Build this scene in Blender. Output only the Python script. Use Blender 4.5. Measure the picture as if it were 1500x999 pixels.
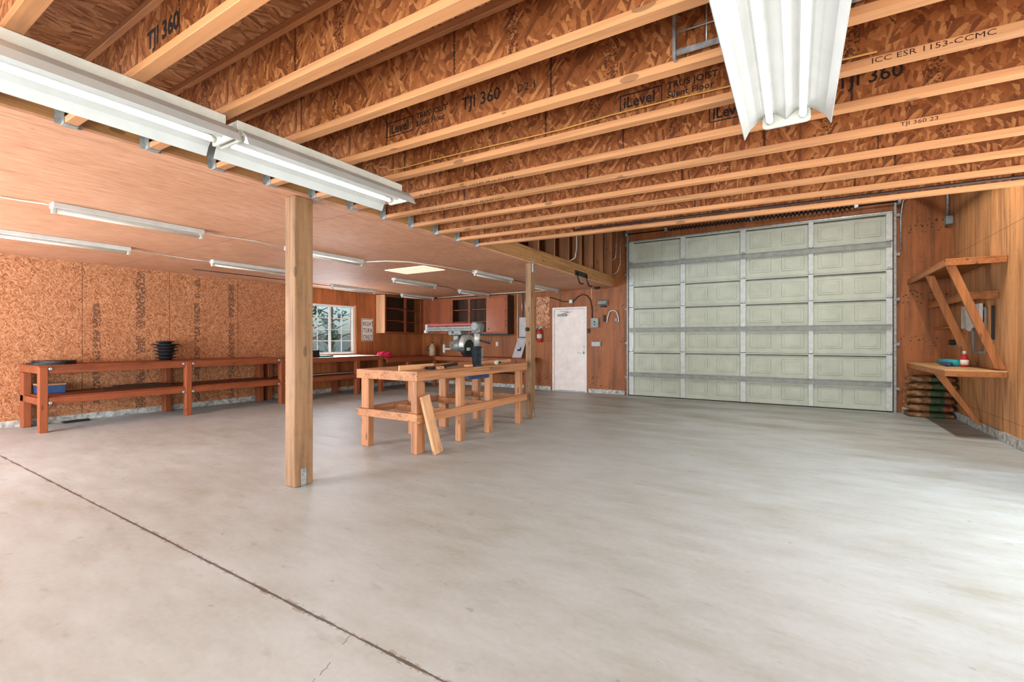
import bpy, bmesh, math, random
from mathutils import Vector, Matrix, Euler
from mathutils import noise as mnoise

for o in list(bpy.data.objects):
    bpy.data.objects.remove(o)
S = bpy.context.scene
COL = S.collection
R = random.Random(7)

# ------------------------------------------------------------------ camera, world, light, exposure
EYE = 1.29
YAW = math.atan(415 / 670.0)
cd = bpy.data.cameras.new('camera')
cd.sensor_width = 36.0
cd.lens = 36.0 * 670.0 / 1500.0
cd.shift_y = -1.0 / 1500.0
cd.clip_start = 0.05
cam = bpy.data.objects.new('camera', cd)
COL.objects.link(cam)
cam.location = (0, 0, EYE)
cam.rotation_euler = (math.pi / 2, 0, YAW)
S.camera = cam

w = bpy.data.worlds.new('sky')
S.world = w
w.use_nodes = True
wn = w.node_tree
wn.nodes.clear()
wo = wn.nodes.new('ShaderNodeOutputWorld')
wb = wn.nodes.new('ShaderNodeBackground')
wsk = wn.nodes.new('ShaderNodeTexSky')
wsk.sky_type = 'NISHITA'
wsk.sun_disc = False
wsk.sun_elevation = math.radians(50)
wsk.sun_rotation = math.radians(120)
wsk.air_density = 1.4
wsk.dust_density = 2.0
wtint = wn.nodes.new('ShaderNodeMix')
wtint.data_type = 'RGBA'
wtint.blend_type = 'MULTIPLY'
wtint.inputs[0].default_value = 1.0
wtint.inputs[7].default_value = (0.62, 0.80, 1.0, 1)
wn.links.new(wsk.outputs[0], wtint.inputs[6])
wn.links.new(wtint.outputs[2], wb.inputs[0])
wb.inputs[1].default_value = 0.12
wn.links.new(wb.outputs[0], wo.inputs[0])


XR_OUT = 2.36
XL_IN = -9.82


sl = bpy.data.lights.new('sun', 'SUN')
sl.energy = 1.0
sl.angle = 0.01
sl.color = (1.0, 0.96, 0.9)
so_ = bpy.data.objects.new('sun', sl)
COL.objects.link(so_)
so_.rotation_euler = (math.radians(-42), 0, 0)   # from behind the back wall, high


def area(name, loc, rot, sx, sy, power, col):
    l = bpy.data.lights.new(name, 'AREA')
    l.shape = 'RECTANGLE'
    l.size, l.size_y = sx, sy
    l.energy = power
    l.color = col
    o = bpy.data.objects.new(name, l)
    COL.objects.link(o)
    o.location = loc
    o.rotation_euler = rot
    return o


# daylight entering through the two open bay doors behind the camera and through the window
area('daylight_bay_door', (-0.5, -2.5, 1.35), (math.radians(118), 0, 0), 4.8, 2.3, 250, (0.93, 1.0, 0.96))
area('daylight_side_door', (-7.2, -2.5, 1.2), (math.radians(116), 0, 0), 3.6, 2.1, 430, (0.84, 0.94, 1.0))
area('daylight_right_door', (XR_OUT, 3.5, 1.2), (math.radians(110), 0, math.radians(90)), 3.6, 2.1, 95, (0.95, 1.0, 0.95))
# strip lamp under the high ceiling of the garage bay, above the joists
area('high_bay_lamp', (0.95, 7.4, 4.55), (0, 0, 0), 0.15, 1.2, 70, (1.0, 0.97, 0.86))
area('daylight_window', (XL_IN, 7.3, 1.56), (math.radians(90), 0, math.radians(-90)), 1.4, 1.2, 26, (0.85, 0.93, 1.0))
TUBE = 1.4

vs = S.view_settings
vs.view_transform = 'Standard'
vs.look = 'None'
vs.exposure = 0.9
vs.gamma = 1.0
vs.use_curve_mapping = False
S.cycles.use_denoising = True
S.cycles.max_bounces = 14
S.cycles.diffuse_bounces = 8
S.cycles.sample_clamp_indirect = 6.0


# ------------------------------------------------------------------ materials
def lin(c):
    def f(v):
        v /= 255.0
        return v / 12.92 if v <= 0.04045 else ((v + 0.055) / 1.055) ** 2.4
    return (f(c[0]), f(c[1]), f(c[2]), 1.0)


class Mat:
    def __init__(s, name, rough=0.6, metal=0.0, spec=0.3):
        s.m = bpy.data.materials.new(name)
        s.m.use_nodes = True
        s.t = s.m.node_tree
        s.b = s.t.nodes['Principled BSDF']
        s.b.inputs['Roughness'].default_value = rough
        s.b.inputs['Metallic'].default_value = metal
        s.b.inputs['Specular IOR Level'].default_value = spec

    def n(s, typ, **kw):
        nd = s.t.nodes.new(typ)
        for k, v in kw.items():
            setattr(nd, k, v)
        return nd

    def l(s, a, b):
        s.t.links.new(a, b)

    def pos(s, axes=None, ofs=(0, 0)):
        g = s.n('ShaderNodeNewGeometry')
        if axes is None:
            return g.outputs['Position']
        sp = s.n('ShaderNodeSeparateXYZ')
        s.l(g.outputs['Position'], sp.inputs[0])
        cb = s.n('ShaderNodeCombineXYZ')
        s.l(sp.outputs['XYZ'.index(axes[0])], cb.inputs[0])
        s.l(sp.outputs['XYZ'.index(axes[1])], cb.inputs[1])
        return cb.outputs[0]

    def mapping(s, vec, scale=(1, 1, 1), rot=(0, 0, 0), loc=(0, 0, 0)):
        mp = s.n('ShaderNodeMapping')
        s.l(vec, mp.inputs[0])
        mp.inputs['Location'].default_value = loc
        mp.inputs['Rotation'].default_value = rot
        mp.inputs['Scale'].default_value = scale
        return mp.outputs[0]

    def noise(s, vec, scale=5, detail=3, rough=0.55, dim='3D'):
        nd = s.n('ShaderNodeTexNoise', noise_dimensions=dim)
        s.l(vec, nd.inputs['Vector'])
        nd.inputs['Scale'].default_value = scale
        nd.inputs['Detail'].default_value = detail
        nd.inputs['Roughness'].default_value = rough
        return nd.outputs['Fac']

    def voro(s, vec, scale=1, out='Color', dim='2D', feature='F1'):
        nd = s.n('ShaderNodeTexVoronoi', voronoi_dimensions=dim, feature=feature)
        s.l(vec, nd.inputs['Vector'])
        nd.inputs['Scale'].default_value = scale
        return nd.outputs[out]

    def red(s, col):
        sp = s.n('ShaderNodeSeparateColor')
        s.l(col, sp.inputs[0])
        return sp.outputs[0]

    def ramp(s, fac, stops, const=False):
        r = s.n('ShaderNodeValToRGB')
        if const:
            r.color_ramp.interpolation = 'CONSTANT'
        el = r.color_ramp.elements
        while len(el) < len(stops):
            el.new(0.5)
        for e, (p, c) in zip(el, stops):
            e.position = p
            e.color = c if len(c) == 4 else lin(c)
        s.l(fac, r.inputs[0])
        return r.outputs[0]

    def math(s, op, a, b=None):
        nd = s.n('ShaderNodeMath', operation=op)
        for i, v in enumerate((a, b)):
            if v is None:
                continue
            if isinstance(v, (int, float)):
                nd.inputs[i].default_value = v
            else:
                s.l(v, nd.inputs[i])
        return nd.outputs[0]

    def mix(s, fac, a, b, mode='MIX'):
        nd = s.n('ShaderNodeMix', data_type='RGBA', blend_type=mode)
        for k, v in ((0, fac), (6, a), (7, b)):
            if isinstance(v, (int, float)):
                nd.inputs[k].default_value = v
            elif isinstance(v, tuple):
                nd.inputs[k].default_value = v if len(v) == 4 else lin(v)
            else:
                s.l(v, nd.inputs[k])
        return nd.outputs[2]

    def axis(s, a):
        g = s.n('ShaderNodeNewGeometry')
        sp = s.n('ShaderNodeSeparateXYZ')
        s.l(g.outputs['Position'], sp.inputs[0])
        return sp.outputs['XYZ'.index(a)]

    def bump(s, h, strength=0.3, dist=0.01):
        b = s.n('ShaderNodeBump')
        b.inputs['Strength'].default_value = strength
        b.inputs['Distance'].default_value = dist
        s.l(h, b.inputs['Height'])
        s.l(b.outputs[0], s.b.inputs['Normal'])

    def col(s, c):
        if isinstance(c, tuple):
            s.b.inputs['Base Color'].default_value = c if len(c) == 4 else lin(c)
        else:
            s.l(c, s.b.inputs['Base Color'])
        return s


WHITE4 = (1, 1, 1, 1)


def seam(m, axname, period, ofs, width):
    a = m.axis(axname)
    a = m.math('ADD', a, -ofs + 100 * period)
    a = m.math('MODULO', a, period)
    a = m.math('SUBTRACT', a, period / 2)
    a = m.math('ABSOLUTE', a)
    return m.math('GREATER_THAN', a, period / 2 - width)


def osb(name, axes, pal, scale=1.0, angles=(0.3, 1.25, 2.2), seams=(), stamps=None, long=9.0, short=38.0, dark=0.35, joint=None):
    m = Mat(name, rough=0.6, spec=0.25)
    v = m.pos(axes)
    wob = m.n('ShaderNodeTexNoise', noise_dimensions='2D')
    m.l(v, wob.inputs['Vector'])
    wob.inputs['Scale'].default_value = 14 * scale
    va = m.n('ShaderNodeVectorMath', operation='MULTIPLY_ADD')
    m.l(wob.outputs['Color'], va.inputs[0])
    va.inputs[1].default_value = (0.007 / scale,) * 3
    m.l(v, va.inputs[2])
    v2 = va.outputs[0]
    layers = []
    for i, a in enumerate(angles):
        mp = m.mapping(v2, rot=(0, 0, a), loc=(3.1 * i, 7.7 * i, 0))
        mp = m.mapping(mp, scale=(long * scale, short * scale, 1))
        layers.append(m.red(m.voro(mp, 1.0)))
    sel = m.red(m.voro(v2, 11 * scale))
    s1 = m.math('GREATER_THAN', sel, 0.34)
    s2 = m.math('GREATER_THAN', sel, 0.67)
    f = m.mix(s1, layers[0], layers[1])
    f = m.mix(s2, f, layers[2])
    big = m.noise(v, 1.3, 2)
    fn = m.noise(m.mapping(v2, scale=(60 * scale, 60 * scale, 1)), 1, 2)
    fv = m.math('ADD', m.math('MULTIPLY', m.red(f), 0.72), m.math('MULTIPLY', fn, 0.28))
    c = m.ramp(fv, [(0.12, pal[0]), (0.36, pal[1]), (0.62, pal[2]), (0.9, pal[3])])
    c = m.mix(m.math('MULTIPLY', m.math('SUBTRACT', big, 0.35), 0.5), c, pal[0])
    sp = m.math('GREATER_THAN', m.noise(v2, 42 * scale, 2), 0.675)
    c = m.mix(m.math('MULTIPLY', sp, dark), c, (60, 28, 14))
    for ax, per, of, wd in seams:
        c = m.mix(m.math('MULTIPLY', seam(m, ax, per, of, wd), 0.75), c, (45, 24, 14))
    if joint:
        per, wd = joint
        oi = m.n('ShaderNodeObjectInfo')
        a = m.math('ADD', m.axis(axes[0]), m.math('MULTIPLY', oi.outputs['Random'], 40.0))
        a = m.math('ADD', a, 100.0)
        a = m.math('ADD', a, m.math('MULTIPLY', m.noise(v, 90, 1), 0.02))
        a = m.math('MODULO', a, per)
        j = m.math('LESS_THAN', a, wd)
        c = m.mix(m.math('MULTIPLY', j, 0.8), c, (28, 14, 10))
        k = m.math('MULTIPLY', m.math('GREATER_THAN', a, 0.30), m.math('LESS_THAN', a, 0.365))
        k = m.math('MULTIPLY', k, m.math('GREATER_THAN', m.noise(v, 85, 1), 0.55))
        c = m.mix(m.math('MULTIPLY', k, 0.7), c, (28, 14, 10))
    if stamps:
        for y0, wd, z0, z1 in stamps:
            a = m.math('ABSOLUTE', m.math('SUBTRACT', m.axis(axes[0]), y0))
            k = m.math('LESS_THAN', a, wd / 2)
            z = m.axis('Z')
            k = m.math('MULTIPLY', k, m.math('GREATER_THAN', z, z0))
            k = m.math('MULTIPLY', k, m.math('LESS_THAN', z, z1))
            nz = m.noise(m.mapping(v, scale=(38, 26, 1), loc=(y0 * 9, 0, 0)), 1, 1)
            k2 = m.math('GREATER_THAN', nz, 0.47)
            k3 = m.math('GREATER_THAN', m.noise(m.mapping(v, scale=(2, 5, 1), loc=(0, y0, 0)), 1, 1), 0.42)
            k = m.math('MULTIPLY', m.math('MULTIPLY', k, k2), k3)
            c = m.mix(m.math('MULTIPLY', k, 0.72), c, (70, 52, 44))
    m.col(c)
    m.bump(m.red(f), 0.15, 0.004)
    return m.m


_wc = {}


def wood(name, base, ax, contrast=0.25, knots=True, rough=0.55, dirt=0.0, spec=0.3):
    key = (name, ax)
    if key in _wc:
        return _wc[key]
    m = Mat(name + '_' + ax.lower(), rough=rough, spec=spec)
    sc = {'X': (1.6, 38, 38), 'Y': (38, 1.6, 38), 'Z': (38, 38, 1.6)}[ax]
    p = m.pos()
    g = m.noise(m.mapping(p, scale=sc), 1.0, 4, 0.6)
    g2 = m.noise(m.mapping(p, scale=tuple(s_ * 0.22 for s_ in sc), loc=(5, 3, 1)), 1.0, 2)
    f = m.math('ADD', m.math('MULTIPLY', g, 0.55), m.math('MULTIPLY', g2, 0.45))
    lo = tuple(v * (1 - contrast * 1.3) for v in base)
    hi = tuple(min(255, v * (1 + contrast * 0.55)) for v in base)
    c = m.ramp(f, [(0.3, lo), (0.5, base), (0.72, hi)])
    if knots:
        ks = {'X': (3.2, 9, 9), 'Y': (9, 3.2, 9), 'Z': (9, 9, 3.2)}[ax]
        d = m.voro(m.mapping(p, scale=ks), 0.8, 'Distance', '3D')
        kn = m.math('LESS_THAN', d, 0.12)
        c = m.mix(m.math('MULTIPLY', kn, 0.55), c, tuple(v * 0.42 for v in base))
    if dirt:
        dn = m.ramp(m.noise(p, 5.5, 4, 0.7), [(0.48, (0, 0, 0)), (0.72, (255, 255, 255))])
        c = m.mix(m.math('MULTIPLY', m.red(dn), dirt), c, tuple(v * 0.5 for v in base))
    m.col(c)
    m.bump(g, 0.12, 0.003)
    _wc[key] = m.m
    return m.m


def ply(name, axes, base, seams=(), knots=0.35, contrast=0.28, rough=0.5, per=1.22, ofs=0.0, tint=0.25, stain=0.4, dotrows=None):
    m = Mat(name, rough=rough, spec=0.3)
    v = m.pos(axes)
    g = m.noise(m.mapping(v, scale=(17, 1.1, 1)), 1, 5, 0.62)
    g2 = m.noise(m.mapping(v, scale=(4.2, 0.5, 1), loc=(4, 4, 0)), 1, 3)
    f = m.math('ADD', m.math('MULTIPLY', g, 0.55), m.math('MULTIPLY', g2, 0.45))
    lo = tuple(x * (1 - contrast * 1.3) for x in base)
    hi = tuple(min(255, x * (1 + contrast * 0.6)) for x in base)
    c = m.ramp(f, [(0.3, lo), (0.52, base), (0.75, hi)])
    a = m.math('FLOOR', m.math('DIVIDE', m.math('ADD', m.axis(axes[0]), 100 * per - ofs), per))
    wnz = m.n('ShaderNodeTexWhiteNoise', noise_dimensions='1D')
    m.l(a, wnz.inputs['W'])
    c = m.mix(m.math('MULTIPLY', wnz.outputs['Value'], tint), c, lo)
    st = m.ramp(m.noise(v, 1.7, 4, 0.65), [(0.5, (0, 0, 0)), (0.8, (255, 255, 255))])
    c = m.mix(m.math('MULTIPLY', m.red(st), stain), c, tuple(x * 0.55 for x in base))
    d = m.voro(m.mapping(v, scale=(9, 7, 1)), 1, 'Distance')
    cell = m.red(m.voro(m.mapping(v, scale=(9, 7, 1)), 1, 'Color'))
    k = m.math('MULTIPLY', m.math('LESS_THAN', d, 0.11), m.math('GREATER_THAN', cell, 0.72))
    if dotrows:
        rows = None
        for z0, hw in dotrows:
            q = m.math('LESS_THAN', m.math('ABSOLUTE', m.math('SUBTRACT', m.axis(axes[1]), z0)), hw)
            rows = q if rows is None else m.math('MAXIMUM', rows, q)
        d2 = m.voro(m.mapping(v, scale=(13, 13, 1), loc=(2, 5, 0)), 1, 'Distance')
        cl = m.math('GREATER_THAN', m.noise(m.mapping(v, scale=(1.4, 1.4, 1), loc=(6, 1, 0)), 1, 1), 0.5)
        jit = m.noise(m.mapping(v, scale=(9, 9, 1)), 1, 2)
        k = m.math('MAXIMUM', m.math('MULTIPLY', k, 0.4), m.math('MULTIPLY', m.math('MULTIPLY', rows, cl), m.math('LESS_THAN', m.math('ADD', d2, m.math('MULTIPLY', jit, 0.5)), 0.42)))
    c = m.mix(m.math('MULTIPLY', k, knots), c, tuple(x * 0.25 for x in base))
    for ax, pr, of, wd in seams:
        c = m.mix(m.math('MULTIPLY', seam(m, ax, pr, of, wd), 0.6), c, tuple(x * 0.25 for x in base))
    m.col(c)
    m.bump(g, 0.1, 0.003)
    return m.m


def plain(name, c, rough=0.5, metal=0.0, spec=0.4, var=0.12, vs_=9.0):
    m = Mat(name, rough=rough, metal=metal, spec=spec)
    n = m.noise(m.pos(), vs_, 4, 0.6)
    m.col(m.ramp(n, [(0.3, tuple(x * (1 - var) for x in c)), (0.7, tuple(min(255, x * (1 + var * 0.5)) for x in c))]))
    return m.m


def floor_mat():
    m = Mat('concrete', rough=0.42, spec=0.35)
    v = m.pos('XY')
    n1 = m.noise(v, 0.55, 5, 0.62)
    n2 = m.noise(m.mapping(v, rot=(0, 0, 0.5), scale=(1.5, 4.5, 1)), 1.3, 5, 0.68)
    n3 = m.noise(v, 30, 3, 0.6)
    f = m.math('ADD', m.math('MULTIPLY', n1, 0.45), m.math('ADD', m.math('MULTIPLY', n2, 0.42), m.math('MULTIPLY', n3, 0.13)))
    c = m.ramp(f, [(0.30, (156, 154, 139)), (0.45, (173, 177, 175)), (0.56, (184, 190, 191)), (0.70, (195, 202, 206))])
    # darker blotches and scuffs
    st = m.noise(m.mapping(v, rot=(0, 0, 0.45), scale=(1.0, 2.6, 1), loc=(9, 2, 0)), 3.4, 4, 0.6)
    c = m.mix(m.math('MULTIPLY', m.red(m.ramp(st, [(0.62, (0, 0, 0)), (0.74, (255, 255, 255))])), 0.30), c, (112, 104, 90))
    sp = m.noise(m.mapping(v, loc=(3, 8, 0)), 11, 2, 0.5)
    c = m.mix(m.math('MULTIPLY', m.math('GREATER_THAN', sp, 0.735), 0.28), c, (96, 88, 76))
    # brown noise patches, stronger deeper in the room
    far = m.n('ShaderNodeMapRange')
    m.l(m.axis('Y'), far.inputs[0])
    far.inputs[1].default_value = 4.0
    far.inputs[2].default_value = 9.5
    dt = m.ramp(m.noise(m.mapping(v, scale=(0.7, 2.2, 1)), 0.9, 5, 0.65), [(0.42, (0, 0, 0)), (0.62, (255, 255, 255))])
    c = m.mix(m.math('MULTIPLY', m.math('MULTIPLY', m.red(dt), far.outputs[0]), 0.55), c, (122, 110, 88))
    # saw-cut joint along X, ragged, with dirt in it
    wv = m.noise(m.mapping(v, scale=(7, 0.1, 1)), 1, 4, 0.75)
    y = m.math('ADD', m.axis('Y'), m.math('MULTIPLY', m.math('SUBTRACT', wv, 0.5), 0.014))
    d = m.math('ABSOLUTE', m.math('SUBTRACT', y, 1.335))
    wd = m.math('MULTIPLY', m.math('SUBTRACT', m.noise(m.mapping(v, scale=(4, 0.1, 1), loc=(7, 0, 0)), 1, 5, 0.8), 0.28), 0.03)
    line = m.math('LESS_THAN', d, wd)
    c = m.mix(m.math('MULTIPLY', line, 0.8), c, (52, 38, 26))
    halo = m.math('MULTIPLY', m.math('LESS_THAN', d, m.math('MULTIPLY', wd, 2.6)), m.math('GREATER_THAN', m.noise(v, 24, 3), 0.53))
    c = m.mix(m.math('MULTIPLY', halo, 0.42), c, (120, 92, 66))
    # hairline crack branching from it
    x2 = m.math('ADD', m.axis('X'), m.math('MULTIPLY', m.noise(m.mapping(v, scale=(0.1, 5, 1)), 1, 4, 0.7), 0.12))
    d2 = m.math('ABSOLUTE', m.math('SUBTRACT', x2, m.math('ADD', m.math('MULTIPLY', m.axis('Y'), -0.35), -1.12)))
    cr = m.math('MULTIPLY', m.math('LESS_THAN', d2, 0.0035), m.math('LESS_THAN', m.axis('Y'), 1.33))
    cr = m.math('MULTIPLY', cr, m.math('GREATER_THAN', m.noise(v, 12, 3), 0.45))
    c = m.mix(m.math('MULTIPLY', cr, 0.55), c, (84, 76, 68))
    m.col(c)
    rr = m.n('ShaderNodeMapRange')
    m.l(n2, rr.inputs[0])
    rr.inputs[3].default_value = 0.34
    rr.inputs[4].default_value = 0.6
    m.l(rr.outputs[0], m.b.inputs['Roughness'])
    return m.m


M = {}
M['floor'] = floor_mat()
M['osb_wall'] = osb('osb_wall', 'YZ', [(118, 66, 38), (162, 104, 68), (180, 122, 86), (206, 152, 114)], 2.7,
                    seams=(('Y', 1.22, 2.64, 0.004),),
                    stamps=((2.82, 0.10, 0.1, 1.9), (3.42, 0.13, 0.1, 2.5), (4.32, 0.1, 0.1, 2.5), (4.95, 0.11, 0.1, 2.45)))
M['osb_web'] = osb('osb_web', 'XZ', [(98, 51, 24), (128, 71, 36), (148, 87, 46), (182, 122, 74)], 1.7, angles=(1.0, 1.6, 2.3), long=10, short=34, dark=0.6, joint=(1.21, 0.012))
M['osb_deck'] = osb('osb_deck', 'XY', [(124, 76, 46), (168, 114, 74), (190, 136, 94), (214, 166, 122)], 1.5, angles=(1.2, 1.7, 2.1), dark=0.3)
M['osb_patch'] = osb('osb_patch', 'XZ', [(110, 66, 44), (164, 106, 76), (194, 140, 104), (220, 172, 134)], 1.4, dark=0.7)
M['ceil_ply'] = None


def ceil_mat():
    m = Mat('ceiling_panel', rough=0.6, spec=0.2)
    v = m.pos('XY')
    g = m.noise(m.mapping(v, rot=(0, 0, 0.0), scale=(26, 5, 1)), 1, 4, 0.65)
    g2 = m.noise(v, 0.9, 3)
    f = m.math('ADD', m.math('MULTIPLY', g, 0.65), m.math('MULTIPLY', g2, 0.35))
    c = m.ramp(f, [(0.32, (172, 118, 88)), (0.5, (194, 141, 110)), (0.68, (208, 160, 130))])
    for ax, pr, of, wd, st in (('X', 1.22, -3.79, 0.004, 0.6), ('Y', 2.44, 0.6, 0.004, 0.6)):
        c = m.mix(m.math('MULTIPLY', seam(m, ax, pr, of, wd), st), c, (88, 46, 28))
    sp = m.noise(m.mapping(v, scale=(30, 14, 1)), 1, 2)
    c = m.mix(m.math('MULTIPLY', m.math('GREATER_THAN', sp, 0.7), 0.25), c, (120, 62, 40))
    m.col(c)
    return m.m


M['ceil_ply'] = ceil_mat()
M['ply_left'] = ply('plywood_left', 'YZ', (176, 104, 62), per=1.22, ofs=2.64, seams=(('Y', 1.22, 2.64, 0.003),), knots=0.2, stain=0.2)
M['ply_back'] = ply('plywood_back', 'XZ', (150, 87, 46), per=1.22, ofs=0.3, seams=(('X', 1.22, 0.3, 0.002), ('Z', 2.44, 0.02, 0.002)), knots=0.7, stain=0.35,
                    dotrows=((2.05, 0.13), (1.28, 0.09), (0.28, 0.14), (3.3, 0.12)))
M['ply_right'] = ply('plywood_right', 'YZ', (204, 142, 92), per=1.22, ofs=0.3, seams=(('Y', 1.22, 0.62, 0.003), ('Z', 2.44, 0.28, 0.004)), knots=0.25, stain=0.15, contrast=0.34)
M['dark_ply'] = plain('dark_shaded_plywood', (62, 36, 22), 0.7)  # dark boards, and the painted-in shade of cupboard interiors
PINE = ('pine', (198, 148, 110))
FLANGE = ('flange_lumber', (184, 128, 86))
CEDAR = ('stained_fir', (138, 72, 42))
BENCH = ('fir_bench', (172, 118, 82))
POST = ('post_fir', (142, 107, 77))
GLULAM = ('beam_fir', (164, 118, 74))
SHELF = ('shelf_fir', (166, 102, 56))
STUD = ('stud_fir', (160, 108, 76))


def W(k, ax, **kw):
    return wood(k[0], k[1], ax, **kw)


M['galv'] = plain('galvanised_steel', (168, 172, 176), 0.45, 0.7, var=0.25, vs_=25)
M['galv_dull'] = plain('dull_zinc', (150, 152, 150), 0.55, 0.3, var=0.2, vs_=18)
M['white'] = plain('white_enamel', (196, 197, 194), 0.35, var=0.05)
M['reflector'] = plain('reflector_enamel', (172, 173, 172), 0.35, var=0.03)
M['white_dull'] = plain('white_plastic', (192, 189, 180), 0.5, var=0.06)
M['door_panel'] = plain('garage_door_paint', (178, 181, 168), 0.55, var=0.06, vs_=3.5)
M['door_steel'] = plain('garage_door_steel', (188, 190, 188), 0.5, 0.15, var=0.07, vs_=12)
M['rail_shadow'] = plain('rail_shadow_paint', (84, 86, 82), 0.6, var=0.3, vs_=5)  # shadow tone for the strips below the door rails
M['strut'] = plain('strut_steel', (140, 142, 138), 0.55, 0.0, var=0.12, vs_=8)
M['door_white'] = plain('door_paint', (226, 214, 210), 0.5, var=0.06, vs_=5)
M['vinyl'] = plain('window_vinyl', (224, 222, 216), 0.45, var=0.04)
M['black'] = plain('black_plastic', (22, 22, 24), 0.5, var=0.2)
M['rubber'] = plain('black_rubber', (26, 24, 26), 0.6, var=0.3, vs_=30)
M['grey'] = plain('grey_enamel', (140, 144, 144), 0.5, var=0.1)
M['grey_light'] = plain('pale_grey_enamel', (176, 172, 176), 0.5, var=0.08)
M['blue'] = plain('dark_blue_paint', (34, 62, 104), 0.45, var=0.2)
M['steel_blue'] = plain('blue_grey_steel', (58, 70, 82), 0.35, 0.6, var=0.3, vs_=22)
M['cast'] = plain('cast_iron_paint', (104, 106, 104), 0.5, 0.3, var=0.25, vs_=20)
M['cast_light'] = plain('cast_alloy', (158, 156, 152), 0.4, 0.4, var=0.15, vs_=20)
M['red'] = plain('red_paint', (176, 30, 30), 0.4, var=0.15)
M['saw_red'] = plain('faded_red_paint', (140, 58, 54), 0.55, var=0.15)
M['teal'] = plain('teal_fabric', (44, 140, 150), 0.7, var=0.2, vs_=30)
M['teal_flat'] = plain('teal_card', (26, 128, 128), 0.6, var=0.1)
M['pink'] = plain('crimson_cloth', (206, 40, 84), 0.8, var=0.25, vs_=22)
M['cord'] = plain('yellow_cord', (178, 124, 56), 0.5, var=0.1)
M['cable_dark'] = plain('dark_cable', (52, 34, 30), 0.6, var=0.2)
M['cable_white'] = plain('white_cable', (206, 198, 188), 0.55, var=0.1)
M['ink'] = plain('stamp_ink', (30, 18, 16), 0.8, var=0.3, vs_=60)
M['sign_white'] = plain('sign_enamel', (226, 220, 212), 0.45, var=0.05)
M['sign_black'] = plain('sign_black', (26, 24, 26), 0.5, var=0.1)
M['curb'] = plain('stem_wall_concrete', (176, 172, 166), 0.8, var=0.35, vs_=14)
M['paper'] = plain('paper', (214, 206, 198), 0.8, var=0.06)
M['glass_dark'] = plain('mirror_panel', (150, 126, 104), 0.15, 0.5, var=0.2, vs_=4)
M['leaf'] = plain('leaf', (74, 118, 76), 0.5, var=0.5, vs_=14)
M['leaf_pale'] = plain('leaf_pale', (120, 150, 126), 0.5, var=0.4, vs_=14)
M['bark'] = plain('bark', (96, 78, 62), 0.85, var=0.3, vs_=12)
M['ground'] = plain('gravel_ground', (176, 172, 158), 0.9, var=0.2, vs_=2)
M['card'] = plain('corrugated_card', (158, 116, 78), 0.8, var=0.1)
M['bottle_white'] = plain('milky_plastic', (176, 146, 124), 0.4, var=0.08)
M['glow_panel_mat'] = plain('glow_panel_face', (250, 222, 188), 0.6, var=0.05)
_b = M['glow_panel_mat'].node_tree.nodes['Principled BSDF']
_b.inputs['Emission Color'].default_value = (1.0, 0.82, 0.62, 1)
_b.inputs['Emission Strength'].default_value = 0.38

_m = Mat('kraft_sack', rough=0.75)
_tc = _m.n('ShaderNodeTexCoord')
_sp = _m.n('ShaderNodeSeparateXYZ')
_m.l(_tc.outputs['Object'], _sp.inputs[0])
_nz = _m.noise(_tc.outputs['Object'], 14, 4, 0.6)
_c = _m.ramp(_nz, [(0.3, (78, 52, 34)), (0.52, (134, 94, 62)), (0.75, (170, 130, 94))])
_gx = _m.math('ADD', _sp.outputs[0], _m.math('MULTIPLY', _m.math('SUBTRACT', _nz, 0.5), 0.12))
_gr = _m.math('MULTIPLY', _m.math('GREATER_THAN', _gx, -0.02), _m.math('LESS_THAN', _gx, 0.17))
_c = _m.mix(_m.math('MULTIPLY', _gr, 0.85), _c, (28, 70, 46))
_rd = _m.math('MULTIPLY', _m.math('GREATER_THAN', _gx, 0.17), _m.math('LESS_THAN', _gx, 0.26))
_c = _m.mix(_m.math('MULTIPLY', _rd, 0.6), _c, (104, 40, 34))
_m.col(_c)
M['sack'] = _m.m

_m = Mat('lit_tube')
_m.col((255, 255, 255))
_m.b.inputs['Emission Color'].default_value = (1.0, 0.97, 0.9, 1)
_m.b.inputs['Emission Strength'].default_value = TUBE
M['tube_lit'] = _m.m
M['tube_off'] = plain('unlit_tube', (206, 198, 184), 0.25, var=0.03)
_m = bpy.data.materials.new('window_glass')
_m.use_nodes = True
_t = _m.node_tree
_t.nodes.clear()
_o = _t.nodes.new('ShaderNodeOutputMaterial')
_x = _t.nodes.new('ShaderNodeMixShader')
_tr = _t.nodes.new('ShaderNodeBsdfTransparent')
_tr.inputs[0].default_value = (0.95, 0.97, 1.0, 1)
_gl = _t.nodes.new('ShaderNodeBsdfGlossy')
_gl.inputs['Roughness'].default_value = 0.03
_x.inputs[0].default_value = 0.07
_t.links.new(_tr.outputs[0], _x.inputs[1])
_t.links.new(_gl.outputs[0], _x.inputs[2])
_t.links.new(_x.outputs[0], _o.inputs[0])
M['glass'] = _m

# ------------------------------------------------------------------ mesh helpers
WORLD = {}


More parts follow.
